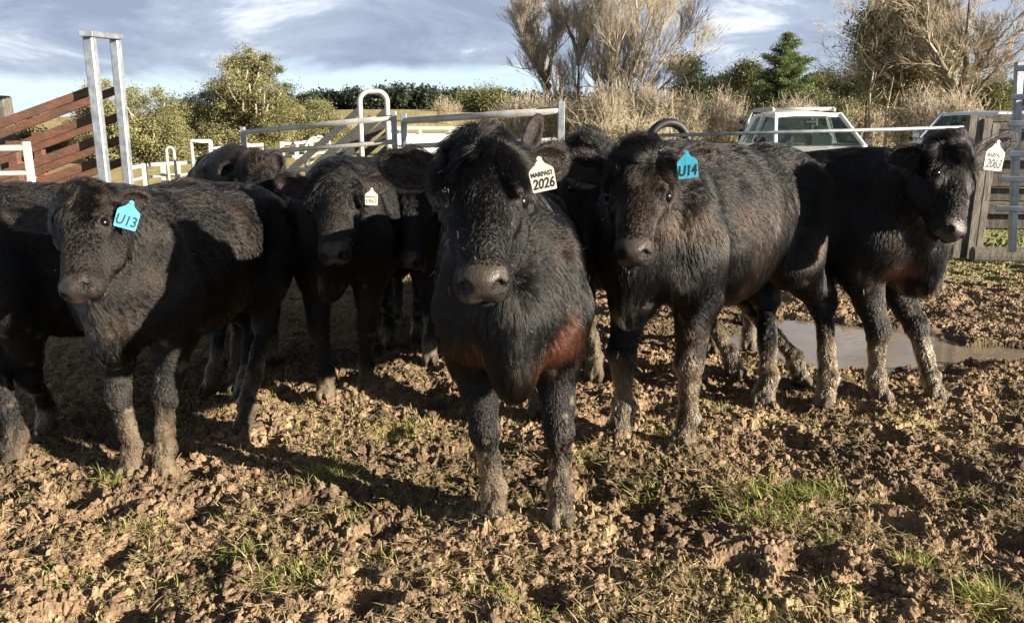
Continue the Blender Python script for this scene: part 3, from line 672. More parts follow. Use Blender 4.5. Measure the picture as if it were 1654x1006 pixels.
# puddle
pv = []; th = np.linspace(0, 2*math.pi, 60, endpoint=False)
MP = mat('puddle_water', (.20, .155, .11), rough=.05, spec=.6, bump=.06, bscale=18, var=.25, vscale=3)
b = MB(); b.add([(2.55+1.25*math.cos(t), 4.98+.80*math.sin(t), -.045) for t in th], [tuple(range(60))]); tag(b.build('puddle', MP), kind='structure')
print('ground', round(time.time()-T0, 1))

# ---- loose clods, straw litter, grass
rng = np.random.default_rng(42)
def scatter_pts(n, y0=1.7, y1=8.5, pw=1.6, xs=.95):
    u = rng.random(n); y = y0+(y1-y0)*u**pw; x = y*rng.uniform(-xs, xs, n); return x, y
ico = [(0, 0, 1)]+[(math.cos(t)*.894, math.sin(t)*.894, .447) for t in np.arange(5)*2*math.pi/5]+[(math.cos(t)*.894, math.sin(t)*.894, -.447) for t in (np.arange(5)+.5)*2*math.pi/5]+[(0, 0, -1)]
icf = [(0, i+1, (i+1) % 5+1) for i in range(5)]+[((i+1) % 5+1, i+1, i+6) for i in range(5)]+[((i+1) % 5+1, i+6, (i+1) % 5+6) for i in range(5)]+[((i+1) % 5+6, i+6, 11) for i in range(5)]
def subdiv(V, F):
    V = [np.array(v) for v in V]; cache = {}; G_ = []
    def mid(a, b):
        k = (min(a, b), max(a, b))
        if k not in cache: V.append(nrm(V[a]+V[b])); cache[k] = len(V)-1
        return cache[k]
    for a, b_, c in F:
        x, y, z = mid(a, b_), mid(b_, c), mid(c, a); G_ += [(a, x, z), (x, b_, y), (z, y, c), (x, y, z)]
    return V, G_
IV, IF = subdiv([nrm(v) for v in ico], icf); IV = np.array(IV); IF = np.array(IF)
def clods(n):
    x, y = scatter_pts(n); ok = pud_mask(x, y) < -.3
    cm = fbm2(x*2.2, y*2.2, 2, 95)-sst(6.6, 8.2, y)*1.1; ok &= rng.random(n) < sst(-.2, .7, cm)+.10
    x, y = x[ok], y[ok]; n = len(x); r = .0035+.015*rng.random(n)**3.2*(1+.1*y); z = gheight(x, y)+r*.05
    sc = r[:, None]*rng.uniform(.6, 1.35, (n, 3)); sc[:, 2] *= .75
    V = IV[None]*sc[:, None, :]
    rr_ = 1+.9*(vn3((IV[None]*1.7+rng.random((n, 1, 3))*90).reshape(-1, 3), 3).reshape(n, -1, 1)-.5)+rng.normal(0, .17, (n, len(IV), 1)); V = V*rr_
    V = V+np.stack([x, y, z], 1)[:, None]
    dmp = sst(-.05, .5, fbm2(x*.8+3, y*.8, 3, 160))[:, None]; c = np.array((.200, .138, .086))[None]*rng.uniform(.6, 1.5, (n, 1))*(1-.38*dmp); c = np.repeat(c[:, None], len(IV), 1).reshape(-1, 3)
    F = (IF[None]+(np.arange(n)*len(IV))[:, None, None]).reshape(-1, 3)
    return V.reshape(-1, 3), F, c
V, F, c = clods(80000)
m = mat('clod_mud', rough=.9, spec=.2, attr='Col', bump=.5, bscale=90)
tag(mesh_np('mud_clods', V, F, m, None, False, cols=c), 'brown crumbly clods of trampled mud lying all over the yard', 'mud clods', kind='stuff')
def blades(x, y, z, L, W, az, el, curl, cols, name, mt, label, cat):
    """thin bent strips, three segments each"""
    n = len(x); d = np.stack([np.cos(az)*np.cos(el), np.sin(az)*np.cos(el), np.sin(el)], 1); sdv = np.stack([-np.sin(az), np.cos(az), np.zeros(n)], 1)
    sdv = sdv+rng.normal(0, .35, (n, 3)); sdv /= np.linalg.norm(sdv, axis=1)[:, None]
    P = np.stack([x, y, z], 1); V = []
    bend = np.stack([np.cos(az), np.sin(az), -np.ones(n)*1.0], 1)*curl[:, None]
    for t, ww in ((0, .9), (.35, 1), (.7, .7), (1, .08)):
        q = P+d*(L*t)[:, None]+bend*(L*t*t)[:, None]; V += [q-sdv*(W*ww/2)[:, None], q+sdv*(W*ww/2)[:, None]]
    V = np.stack(V, 1); F = np.array([(0, 1, 3, 2), (2, 3, 5, 4), (4, 5, 7, 6)]); F = (F[None]+(np.arange(n)*8)[:, None, None]).reshape(-1, 4)
    o = mesh_np(name, V.reshape(-1, 3), F, mt, None, True, cols=np.repeat(cols, 8, 0)); return tag(o, label, cat, kind='stuff')
def leaf_mat(name, tr=.35, rough=.5):
    m = bpy.data.materials.new(name); m.use_nodes = True; N = m.node_tree; b_ = N.nodes['Principled BSDF']; o_ = N.nodes['Material Output']
    a = N.nodes.new('ShaderNodeAttribute'); a.attribute_name = 'Col'; t = N.nodes.new('ShaderNodeBsdfTranslucent'); mx_ = N.nodes.new('ShaderNodeMixShader'); mx_.inputs[0].default_value = tr
    N.links.new(a.outputs['Color'], b_.inputs['Base Color']); N.links.new(a.outputs['Color'], t.inputs['Color']); b_.inputs['Roughness'].default_value = rough; b_.inputs['Specular IOR Level'].default_value = .3
    N.links.new(b_.outputs[0], mx_.inputs[1]); N.links.new(t.outputs[0], mx_.inputs[2]); N.links.new(mx_.outputs[0], o_.inputs[0]); return m
M_GR = leaf_mat('grass_blade')
n = 120000; x, y = scatter_pts(n, 1.7, 9, 1.5); dn = fbm2(x*1.8, y*1.8, 3, 120); ok = (rng.random(n) < sst(-.55, .55, dn)) & (pud_mask(x, y) < -.3); x, y = x[ok], y[ok]; n = len(x)
cs = np.array((.42, .34, .18))[None]*rng.uniform(.45, 1.2, (n, 1)); 
blades(x, y, gheight(x, y)+.006, rng.uniform(.010, .055, n), rng.uniform(.0018, .0048, n), rng.random(n)*6.28, rng.uniform(.0, .8, n), rng.uniform(-.05, .4, n), cs, 'straw_litter', M_GR,
       'pale dead straw and root bits strewn over the churned mud', 'straw')
tx = []; 
for px, py, nn, rad_, hh_ in [(525, 765, 150, .09, .075), (640, 692, 150, .10, .075), (210, 852, 110, .09, .05), (392, 888, 80, .06, .05), (470, 928, 150, .10, .06), (550, 830, 50, .10, .05), (185, 778, 60, .05, .07), (1250, 790, 220, .13, .085), (1310, 790, 160, .10, .085), (1235, 830, 200, .12, .075), (1130, 830, 40, .05, .05), (1340, 870, 60, .05, .05),
                          (1590, 965, 130, .06, .09), (1480, 905, 60, .05, .06), (1350, 955, 60, .06, .05), (1075, 705, 50, .035, .05), (920, 870, 60, .12, .04), (1030, 795, 70, .09, .05), (780, 945, 70, .08, .04), (300, 945, 40, .06, .04), (600, 905, 60, .06, .04), (60, 790, 60, .12, .04),
                          (700, 700, 70, .14, .05), (500, 690, 90, .14, .05), (1150, 660, 90, .10, .05), (940, 740, 60, .08, .05), (1400, 800, 50, .07, .04), (1550, 800, 50, .06, .05), (110, 930, 40, .08, .04), (1230, 985, 60, .08, .05), (860, 985, 60, .08, .05), (1040, 780, 60, .07, .05), (1180, 540, 90, .18, .05), (1320, 575, 60, .10, .05)]:
    g = ground(px, py); nn = int(nn*1.7); a = rng.random(nn)*6.28; r = rad_*np.sqrt(rng.random(nn))*rng.uniform(.5, 1.3, nn)
    tx.append(np.stack([g[0]+np.cos(a)*r*1.4, g[1]+np.sin(a)*r, np.full(nn, hh_)*rng.uniform(.4, 1.25, nn)], 1))
n2_ = 42000; x, y = scatter_pts(n2_, 1.7, 9.5, 1.1); ok = (fbm2(x*1.4, y*1.4, 2, 140)+.35*pn2(x*7, y*7, 143) > .02) & (pud_mask(x, y) < -.3); tx.append(np.stack([x[ok], y[ok], rng.uniform(.015, .04, ok.sum())], 1))
# shaded trampled sward between the animals, and the far side of the yard
for x0, x1, y0, y1, nn in ((-3.2, .2, 3.1, 6.5, 7000), (-4, 9, 7.6, 13, 26000)):
    x = rng.uniform(x0, x1, nn); y = rng.uniform(y0, y1, nn); ok = fbm2(x*1.2, y*1.2, 2, 150) > -.25; tx.append(np.stack([x[ok], y[ok], rng.uniform(.02, .055, ok.sum())], 1))
T = np.concatenate(tx); n = len(T); gl = rng.random((n, 1)); cs = (np.array((.18, .25, .045))*(1-gl)+np.array((.46, .43, .14))*gl)*rng.uniform(.6, 1.2, (n, 1))
blades(T[:, 0], T[:, 1], gheight(T[:, 0], T[:, 1])-.004, T[:, 2], rng.uniform(.0022, .0044, n), rng.random(n)*6.28, rng.uniform(.4, 1.45, n), rng.uniform(.05, .45, n), cs, 'grass', M_GR,
       'short yellow green grass tufts growing through the churned mud', 'grass')
print('litter', round(time.time()-T0, 1))
# ------------------------------------------------------------------ yards, ramps and rails
M_GALV = mat('galvanised_steel', (.20, .22, .24), rough=.45, metal=.4, col2=(.34, .36, .38), vscale=9, bump=.15, bscale=60)
M_GALVR = mat('galvanised_with_rust', (.40, .43, .46), rough=.5, metal=.3, col2=(.36, .30, .26), vscale=5, bump=.3, bscale=60)
M_RUST = mat('rusty_board', (.16, .064, .036), rough=.85, col2=(.085, .045, .030), vscale=6, bump=.5, bscale=30, stretch=(1, 1, 4))
M_WHITEP = mat('white_painted_steel', (.44, .435, .41), rough=.5, var=.12, vscale=12)
M_GREYB = mat('weathered_board', (.030, .032, .032), rough=.85, col2=(.065, .065, .060), vscale=7, bump=.6, bscale=30, stretch=(1, 6, 6))
M_WOOD = mat('old_timber', (.075, .065, .055), rough=.9, col2=(.17, .15, .12), vscale=6, bump=.7, bscale=28, stretch=(6, 6, 1))
M_RUBBER = mat('black_rubber', (.012, .012, .013), rough=.55, bump=.3, bscale=60)
def zg(x, y): return float(gheight(np.array([float(x)]), np.array([float(y)]), False)[0])
def down(p, extra=.15): return np.array((p[0], p[1], zg(p[0], p[1])-extra))

# the tall rusty loading ramp at left, one child per board
rt = at(167, 285, 7.5); ramp = empty('loading_ramp', (rt[0], 7.5, 0)); tag(ramp, 'loading ramp of rusty red boards rising to a tall galvanised steel frame', 'loading ramp')
RO = -np.array((rt[0], 7.5, 0))
def rel(p): return np.asarray(p)+RO
for (x0, y0, x1, y1, d) in [(-260, 296, 149, 146, 7.5), (-260, 346, 152, 190, 7.5), (-200, 360, 153, 228, 7.5), (-100, 352, 158, 262, 7.5), (-260, 318, 187, 146, 8.3), (-260, 356, 191, 189, 8.3), (-200, 376, 194, 226, 8.3), (-60, 352, 199, 261, 8.3)]:
    a, b_ = at(x0, y0, d), at(x1, y1, d); MB().bar(rel(a), rel(b_), .035, .078, bev=.006).build('board', M_RUST, ramp)
pl0, pl1 = at(144, 60, 7.42), at(169, 290, 7.42); pr0, pr1 = at(186, 64, 8.2), at(205, 268, 8.2)
ttop = (pl0[2]+pr0[2])/2+.03
xl, xr_ = at(157, 180, 7.42)[0], at(196, 165, 8.2)[0]
lt = np.array((pl0[0], 7.42, pl0[2])); rtp = np.array((pr0[0], 8.2, pr0[2]))
lb = lt+(pl1-lt)*((lt[2]+.2)/(lt[2]-pl1[2])); rb = rtp+(pr1-rtp)*((rtp[2]+.2)/(rtp[2]-pr1[2]))
MB().bar(rel(lt), rel(lb), .09, .085, up=(0, 1, 0), bev=.01).build('post', M_GALV, ramp); MB().bar(rel(rtp), rel(rb), .085, .085, up=(0, 1, 0), bev=.01).build('post', M_GALV, ramp)
MB().bar(rel(lt+(rtp-lt)*-.12+np.array((0, 0, .025))), rel(rtp+(rtp-lt)*.08+np.array((0, 0, .025))), .12, .05, bev=.006).build('crossbar', M_GALV, ramp)
for x0, d in ((-190, 7.5), (20, 7.5), (-140, 8.3), (60, 8.3)):
    a = at(x0, 215-(x0*.36)+20, d+.06); MB().bar(rel(a), rel(down(a)), .08, .08, up=(0, 1, 0)).build('ramp_leg', M_RUST, ramp)

def rail_fence(name, label, cat, posts, rails, m_post, m_rail, pw=.06, rw=.05, round_=False, group=None):
    """posts: (px, py_top, depth); rails: heights below the post tops, running post to post"""
    P_ = [at(*p) for p in posts]; o0 = down(P_[0], 0); root = empty(name, tuple(o0)); tag(root, label, cat, group)
    for p in P_: MB().bar(p-o0, down(p)-o0, pw, pw, up=(0, 1, 0), bev=.006).build('post', m_post, root)
    for k in range(len(P_)-1):
        for dz, th in rails:
            a, b_ = P_[k]-o0-np.array((0, 0, dz)), P_[k+1]-o0-np.array((0, 0, dz)); off = np.array((0, -.004, 0))
            if round_: MB().tube([a+off, b_+off], th/2, 10).build('rail', m_rail, root, True)
            else: MB().bar(a+off, b_+off, rw, th, bev=.008).build('rail', m_rail, root)
    return root
rail_fence('rail_fence', 'white painted rail fence with a sloping end post at the left edge', 'fence', [(-150, 232, 6.4), (42, 229, 6.4)], [(.05, .05), (.25, .04), (.50, .05), (.75, .05)], M_WHITEP, M_WHITEP, .05, .04)
p = at(1, 155, 8.9); b = MB().bar(p*0, down(p)-p, .16, .16, up=(0, 1, 0), bev=.02); o = b.build('timber_post', M_WOOD); o.location = p; tag(o, 'weathered timber post standing at the far left edge', 'post')
YP = 'galvanised cattle yard panels behind the herd'
rail_fence('cattle_panel', 'galvanised yard panel with rusty top rail, left of the white arch', 'yard panel', [(392, 205, 13.0), (636, 180, 11.6)], [(.09, .085), (.43, .075), (.75, .075), (1.1, .075)], M_GALV, M_GALVR, .075, .05, True, group=YP)
rail_fence('cattle_panel', 'galvanised yard panel with rusty top rail, just above the centre cow', 'yard panel', [(652, 183, 11.5), (907, 164, 10.2)], [(.11, .095), (.47, .075), (.80, .075), (1.1, .075)], M_GALV, M_GALVR, .085, .05, True, group=YP)
rail_fence('yard_fence', 'low white rail fence beyond the rusty ramp, posts close together', 'fence', [(205, 270, 17), (232, 264, 17.3), (262, 262, 17.6), (286, 261, 17.9), (318, 259, 18.2), (345, 257, 18.5)], [(.04, .07), (.30, .05), (.55, .05)], M_WHITEP, M_WHITEP, .09, .04)
rail_fence('yard_fence', 'short white rail fence standing left of the slanted grey boards', 'fence', [(455, 229, 17), (478, 229, 17.2), (502, 225, 17.4), (530, 222, 17.6)], [(.04, .06), (.32, .05)], M_WHITEP, M_WHITEP, .08, .04)
rail_fence('yard_fence', 'white rails glimpsed beside the left end post of the rusty panel', 'fence', [(340, 236, 16.5), (398, 231, 16.5), (422, 231, 16.7)], [(.05, .06), (.2, .05), (.42, .05)], M_WHITEP, M_WHITEP, .07, .04)
def arch(name, label, x0, x1, ytop, d, r, m_, rc):
    a, b_ = at(x0, ytop+40, d), at(x1, ytop+40, d); t = at((x0+x1)/2, ytop, d); zt = t[2]; o0 = down(a, 0)
    pts = [down(a), np.array((a[0], d, zt-rc))]
    for k in range(1, 7): th = math.pi/2*k/6; pts.append(np.array((a[0]+rc*(1-math.cos(th)), d, zt-rc+rc*math.sin(th))))
    for k in range(0, 7): th = math.pi/2*k/6; pts.append(np.array((b_[0]-rc*(1-math.sin(th)), d, zt-rc+rc*math.cos(th))))
    pts.append(down(b_)); o = MB().tube([p_-o0 for p_ in pts], r, 10).build(name, m_, None, True); o.location = o0; tag(o, label, 'gate frame'); return o
arch('arch_frame', 'tall white tube arch with rounded top in front of the slanted grey boards', 582, 626, 148, 14.0, .045, M_WHITEP, .17)
arch('square_frame', 'small square topped white frame standing over the low white fence', 312, 343, 228, 18.0, .045, M_WHITEP, .02)
arch('loop_gate', 'low round topped white loop left of the slanted grey boards', 494, 536, 221, 16.6, .035, M_WHITEP, .28)
arch('loop_gate', 'thin pale hoop standing by the low fence right of the rusty ramp', 272, 284, 238, 17.0, .03, M_WHITEP, .08)
# the second ramp: slanted grey boards
rr0 = at(500, 250, 15.2); ramp2 = empty('board_ramp', (rr0[0], 15.2, 0)); tag(ramp2, 'slanted grey weathered boards of a ramp side seen through the white arch', 'ramp')
for x0, y0, x1, y1, d in [(470, 275, 583, 176, 15.2), (500, 275, 601, 190, 15.2), (530, 275, 625, 198, 15.2), (520, 280, 627, 176, 16.0), (552, 280, 640, 205, 16.0), (575, 285, 645, 222, 16.0)]:
    MB().bar(at(x0, y0, d)-np.array((rr0[0], 15.2, 0)), at(x1, y1, d)-np.array((rr0[0], 15.2, 0)), .04, .13, bev=.006).build('board', M_GREYB, ramp2)
for x0, y0, d in [(583, 180, 15.3), (640, 205, 16.1)]:
    a = at(x0, y0, d); MB().bar(a-np.array((rr0[0], 15.2, 0)), down(a)-np.array((rr0[0], 15.2, 0)), .09, .09, up=(0, 1, 0)).build('post', M_GREYB, ramp2)
# pipe rail across the right half
rail_fence('pipe_fence', 'long thin steel pipe rail running behind the cattle in front of the white ute', 'fence', [(1035, 217, 9.2), (1560, 203, 8.8)], [(.02, .042), (.42, .042), (.82, .042)], M_GALV, M_GALV, .05, .05, True)
# steel gate end at the right edge
gx = at(1646, 100, 6.9); gr = empty('steel_gate', tuple(down(gx, 0))); tag(gr, 'upright steel gate end with grey rails cut off by the right edge', 'gate'); o0 = down(gx, 0)
for dx in (0, 1.1): MB().bar(gx-o0+np.array((dx, -dx*.5, 0)), at(1641, 362, 6.9)-o0+np.array((dx, -dx*.5, -.25)), .06, .05, up=(0, 1, 0), bev=.006).build('upright', M_GALV, gr)
for py in (112, 158, 200, 248, 288, 335):
    a = at(1646, py, 6.9)-o0; a[0] = -.03; a[1] = -.055; MB().bar(a+np.array((-.05, -.03, 0)), a+np.array((1.1, -.58, 0)), .03, .05, bev=.008).build('rail', M_GALV, gr)
# tyre hung over the rail
def torus(R_, r_, n=40, k=12, sq=1.0):
    V = []; F = []
    for i in range(n):
        a = 2*math.pi*i/n
        for j in range(k):
            b_ = 2*math.pi*j/k; rr_ = R_+r_*math.cos(b_)*.75; V.append((rr_*math.cos(a), r_*sq*math.sin(b_), rr_*math.sin(a)))
    for i in range(n):
        for j in range(k): F.append((i*k+j, i*k+(j+1) % k, ((i+1) % n)*k+(j+1) % k, ((i+1) % n)*k+j))
    return V, F
tc_ = at(1079, 232, 9.75); b = MB(); b.add(*torus(.25, .072)); o = b.build('old_tyre', M_RUBBER, None, True); o.location = tc_; o.rotation_euler = (0, R(8), R(12)); tag(o, 'old black rubber tyre hanging upright behind the thin pipe rail', 'tyre')

# weathered timber race and log pile at right
tp = at(1600, 190, 8.6); tr_ = empty('timber_stack', tuple(down(tp, 0))); tag(tr_, 'stack of weathered grey timber boards and posts behind the right hand cow', 'timber'); o0 = down(tp, 0)
for px, pt, wd in ((1571, 186, .10), (1583, 189, .09), (1594, 192, .10), (1606, 200, .09)):
    a = at(px, pt, 8.5+.03*(px % 3)); MB().bar(a-o0, down(a)-o0, wd, .07, up=(0, 1, 0), bev=.012).build('post', M_WOOD, tr_)
for y0, y1, d in ((193, 188, 8.8), (206, 201, 8.7), (226, 228, 8.78), (248, 250, 8.72), (270, 273, 8.76), (292, 292, 8.72), (314, 317, 8.76), (337, 338, 8.72), (358, 360, 8.75)):
    a, b_ = at(1575, y0, d), at(1740, y1, d-.3); MB().bar(a-o0, b_-o0, .08, rng.uniform(.135, .165) if y0 > 210 else .09, bev=.015).build('plank', M_WOOD, tr_)
lg2 = MB().tube([(0, 0, 0), (1.3, -.25, .02)], .09, 14).build('log', M_WOOD, None, False); a = at(1575, 375, 8.3); lg2.location = (a[0], 8.3, zg(a[0], 8.3)+.07); tag(lg2, 'thin log lying lengthwise on the grass behind the right hand cow', 'log')

# ------------------------------------------------------------------ vehicles
M_CARW = mat('car_white', (.72, .72, .70), rough=.28, coat=.6, var=.04); M_CARS = mat('car_silver', (.38, .42, .48), rough=.3, metal=.4, coat=.6)
M_TRIM = mat('car_black_trim', (.015, .015, .016), rough=.5); M_CHROME = mat('chrome', (.6, .6, .6), rough=.15, metal=1)
M_LAMP = mat('headlight_glass', (.7, .72, .72), rough=.08, coat=1); M_SEAT = mat('car_seat', (.16, .16, .16), rough=.9)
M_GLASS = bpy.data.materials.new('car_glass'); M_GLASS.use_nodes = True; N_ = M_GLASS.node_tree; N_.nodes.clear()
_o = N_.nodes.new('ShaderNodeOutputMaterial'); _t = N_.nodes.new('ShaderNodeBsdfTransparent'); _t.inputs[0].default_value = (.56, .63, .60, 1); _g = N_.nodes.new('ShaderNodeBsdfGlossy'); _g.inputs['Roughness'].default_value = .03
_f = N_.nodes.new('ShaderNodeFresnel'); _f.inputs[0].default_value = 1.25; _m = N_.nodes.new('ShaderNodeMixShader'); _m.inputs[0].default_value = .10; N_.links.new(_t.outputs[0], _m.inputs[1]); N_.links.new(_g.outputs[0], _m.inputs[2]); N_.links.new(_m.outputs[0], _o.inputs[0])
def loft(sections, close_ends=True):
    """sections: list of (x, [(y,z)...]) with equal counts"""
    V = []; F = []; k = len(sections[0][1])
    for x, ring in sections: V += [(x, y, z) for y, z in ring]
    for i in range(len(sections)-1):
        for j in range(k): F.append((i*k+j, i*k+(j+1) % k, (i+1)*k+(j+1) % k, (i+1)*k+j))
    if close_ends: F.append(tuple(range(k))); F.append(tuple((len(sections)-1)*k+j for j in range(k))[::-1])
    return V, F
def ring(w_, z0, z1, r=.12):
    return [(-w_+.03, z0), (-w_, z0+r), (-w_-.015, (z0+z1)/2), (-w_+.03, z1-r*.7), (-w_+r, z1), (-w_*.4, z1+.02), (w_*.4, z1+.02), (w_-r, z1), (w_-.03, z1-r*.7), (w_+.015, (z0+z1)/2), (w_, z0+r), (w_-.03, z0)]
def quadplate(b_, q, t=.006):
    q = [np.array(p_, float) for p_ in q]; n_ = nrm(np.cross(q[1]-q[0], q[3]-q[0])); b_.poly(q, t, n_)
def vehicle(label, cat, x, y, head, paint, ute=True, scale=1.0):
    root = empty('parked_ute' if ute else 'parked_wagon', (x, y, zg(x, y)), math.atan2(head[1], head[0])); tag(root, label, cat); root.scale = (scale,)*3
    L0, L1 = 2.55, -2.65; w_ = .90
    secs = [(L0, ring(.70, .45, .78, .1)), (L0-.06, ring(.82, .38, .92)), (L0-.30, ring(.88, .32, 1.02)), (1.25, ring(w_, .30, 1.10)), (1.0, ring(w_, .30, 1.12)), (-1.0, ring(w_, .30, 1.12)), (L1+.1, ring(w_, .34, 1.12 if not ute else 1.10)), (L1, ring(w_-.04, .42, 1.05))]
    b_ = MB(); b_.add(*loft(secs)); b_.build('body', paint, root, False)
    rear = -1.05 if ute else -2.35
    # cab: pillars and roof as a frame of bars so that the glass is see-through
    zb, zt = 1.14, 1.70; A0, A1 = 1.22, .48; C0, C1 = rear-.10, rear+.22; wb, wt = .80, .60
    fr = MB()
    for sg in (-1, 1):
        fr.bar((A0, sg*wb, zb-.02), (A1, sg*wt, zt+.0), .06, .08, bev=.012); fr.bar((C0, sg*wb, zb-.02), (C1, sg*wt, zt), .07, .12, bev=.012)
        for xm in ([-.18] if ute else [-.15, -1.35]): fr.bar((xm, sg*wb, zb-.02), (xm-.03, sg*(wt+.01), zt), .05, .10, bev=.01)
        fr.bar((A1, sg*wt, zt), (C1, sg*wt, zt), .07, .07, bev=.02); fr.bar((A0, sg*(wb+.02), zb-.01), (C0, sg*(wb+.02), zb-.01), .07, .07, bev=.02)
    fr.bar((A1, -wt, zt), (A1, wt, zt), .06, .05); fr.bar((C1, -wt, zt), (C1, wt, zt), .06, .05); fr.build('cab_pillars', paint, root)
    rf = MB(); sr = [(A1+.05, zt-.01), (A1-.15, zt+.035), (-.3, zt+.07), (C1+.2, zt+.06), (C1-.02, zt+.01)]
    V = []; F = []
    for xx, zz in sr:
        for yy, dz in ((-wt-.02, -.05), (-wt+.06, -.005), (-wt*.45, .012), (wt*.45, .012), (wt-.06, -.005), (wt+.02, -.05)): V.append((xx, yy, zz+dz))
    for i in range(len(sr)-1):
        for j in range(5): F.append((i*6+j, (i+1)*6+j, (i+1)*6+j+1, i*6+j+1))
    n_ = len(V); V += [(a_, b2, c_-.035) for a_, b2, c_ in V]; F += [tuple(q+n_ for q in f_)[::-1] for f_ in F]
    for i in range(len(sr)-1): F += [(i*6, i*6+n_, (i+1)*6+n_, (i+1)*6), (i*6+5, (i+1)*6+5, (i+1)*6+5+n_, i*6+5+n_)]
    F += [tuple(range(6))+tuple(range(n_+5, n_-1, -1)), tuple(range(n_-6, n_))+tuple(range(2*n_-1, 2*n_-7, -1))]
    rf.add(V, F); rf.build('roof', paint, root, False)
    g_ = MB(); quadplate(g_, [(A0+.0, -wb+.05, zb), (A0, wb-.05, zb), (A1+.02, wt-.04, zt-.03), (A1+.02, -wt+.04, zt-.03)], -.005); g_.build('windscreen', M_GLASS, root)
    for sg in (-1, 1):
        xs = [(A0-.12, A1-.05, -.13, -.15), (-.24, -.25, C0+.10, C1-.03)] if ute else [(A0-.12, A1-.05, -.10, -.12), (-.20, -.22, -1.3, -1.32), (-1.42, -1.43, C0+.1, C1-.02)]
        for xa, xb, xc, xd in xs:
            g_ = MB(); quadplate(g_, [(xa, sg*(wb-.005), zb+.03), (xc, sg*(wb-.005), zb+.03), (xd, sg*(wt+.005), zt-.04), (xb, sg*(wt+.005), zt-.04)], .005); g_.build('side_window', M_GLASS, root)
        MB().box((A0-.35, sg*(wb+.19), zb+.06), (.10, .20, .17), bev=.03).bar((A0-.35, sg*(wb-.0), zb+.0), (A0-.35, sg*(wb+.12), zb+.04), .03, .03).build('wing_mirror', paint if not ute else M_TRIM, root)
    g_ = MB(); quadplate(g_, [(C0, -wb+.06, zb+.02), (C0, wb-.06, zb+.02), (C1, wt-.05, zt-.04), (C1, -wt+.05, zt-.04)], .005); g_.build('rear_window', M_GLASS, root)
    for sg in (-1, 1):
        MB().box((L0-.10, sg*.68, .86), (.18, .30, .16), bev=.04).build('headlight', M_LAMP, root)
        st = MB().box((.15, sg*.38, 1.02), (.16, .46, .62), bev=.05); st.box((.12, sg*.38, 1.42), (.10, .24, .16), bev=.04).build('seat', M_SEAT, root)
        for xx in (1.62, -1.55):
            wl = MB(); V, F = torus(.28, .12, 28, 8); wl.add(np.array(V), F); wo = wl.build('wheel', M_RUBBER, root, True); wo.location = (xx, sg*.80, .38)
            MB().tube([(0, -.07, 0), (0, .07, 0)], .20, 18).build('rim', M_CHROME, wo)
    MB().box((L0-.03, 0, .83), (.06, .95, .16), bev=.02).build('grille', M_TRIM, root); MB().box((L0+.02, 0, .52), (.14, 1.55, .2), bev=.05).build('bumper', paint, root)
    MB().box((A1+.18, .0, 1.555), (.03, .22, .07), bev=.012).build('mirror', M_TRIM, root)
    if ute:
        rk = MB()
        for sg in (-1, 1): rk.tube([(-1.22, sg*.70, 1.10), (-1.20, sg*.66, 1.62), (-1.12, sg*.62, 1.80), (-.9, sg*.6, 1.815), (.15, sg*.58, 1.815), (.22, sg*.58, 1.78)], .035, 8)
        for xx in (-1.1, -.4, .15): rk.tube([(xx, -.6, 1.815), (xx, .6, 1.815)], .028, 8)
        rk.build('roof_rack', M_WHITEP, root, True)
        hb = MB()
        for sg in (-1, 1): hb.bar((-1.5, sg*.72, 1.1), (-1.5, sg*.72, 1.66), .07, .07)
        hb.bar((-1.5, -.76, 1.66), (-1.5, .76, 1.66), .06, .06).build('headboard', M_TRIM, root)
    return root
cx = at(1308, 215, 14.6); vehicle('white double cab ute with roof rack parked facing the herd', 'ute', cx[0], 15.2, (-.02, -1.0), M_CARW, True, .98)
cx = at(1592, 200, 20.5); vehicle('silver wagon parked behind the bare tree at right, partly hidden', 'wagon', cx[0], 21.0, (-.72, -.69), M_CARS, False, 1.08)
# white flat topped trailer between the yard panels and the herd
tl = at(712, 208, 16.0); tr2 = empty('white_trailer', tuple(down(tl, 0))); tag(tr2, 'low white stock trailer seen through the panel above the centre cow', 'trailer'); o0 = down(tl, 0); zt = tl[2]-o0[2]
MB().box((0, 0, zt-.28), (1.75, 2.4, .36), bev=.03).build('body', M_CARW, tr2); MB().box((0, 0, zt-.55), (1.70, 2.3, .16)).build('chassis', M_TRIM, tr2)
rl = MB()
for yy in (-1.18, 1.18): rl.bar((-.87, yy, zt), (.87, yy, zt), .05, .07, bev=.01)
for xx in (-.85, -.28, .28, .85): rl.bar((xx, -1.18, zt-.1), (xx, -1.18, zt-.03), .05, .05, up=(0, 1, 0))
for xx in (-.86, .86): rl.bar((xx, -1.15, zt-.001), (xx, 1.15, zt-.001), .05, .066)
rl.build('top_rail', M_WHITEP, tr2)
for sg in (-1, 1):
    wl = MB(); V, F = torus(.24, .10, 24, 8); wl.add(V, F); wo = wl.build('wheel', M_RUBBER, tr2, True); wo.location = (sg*.78, 0, .33); wo.rotation_euler = (0, 0, math.pi/2)

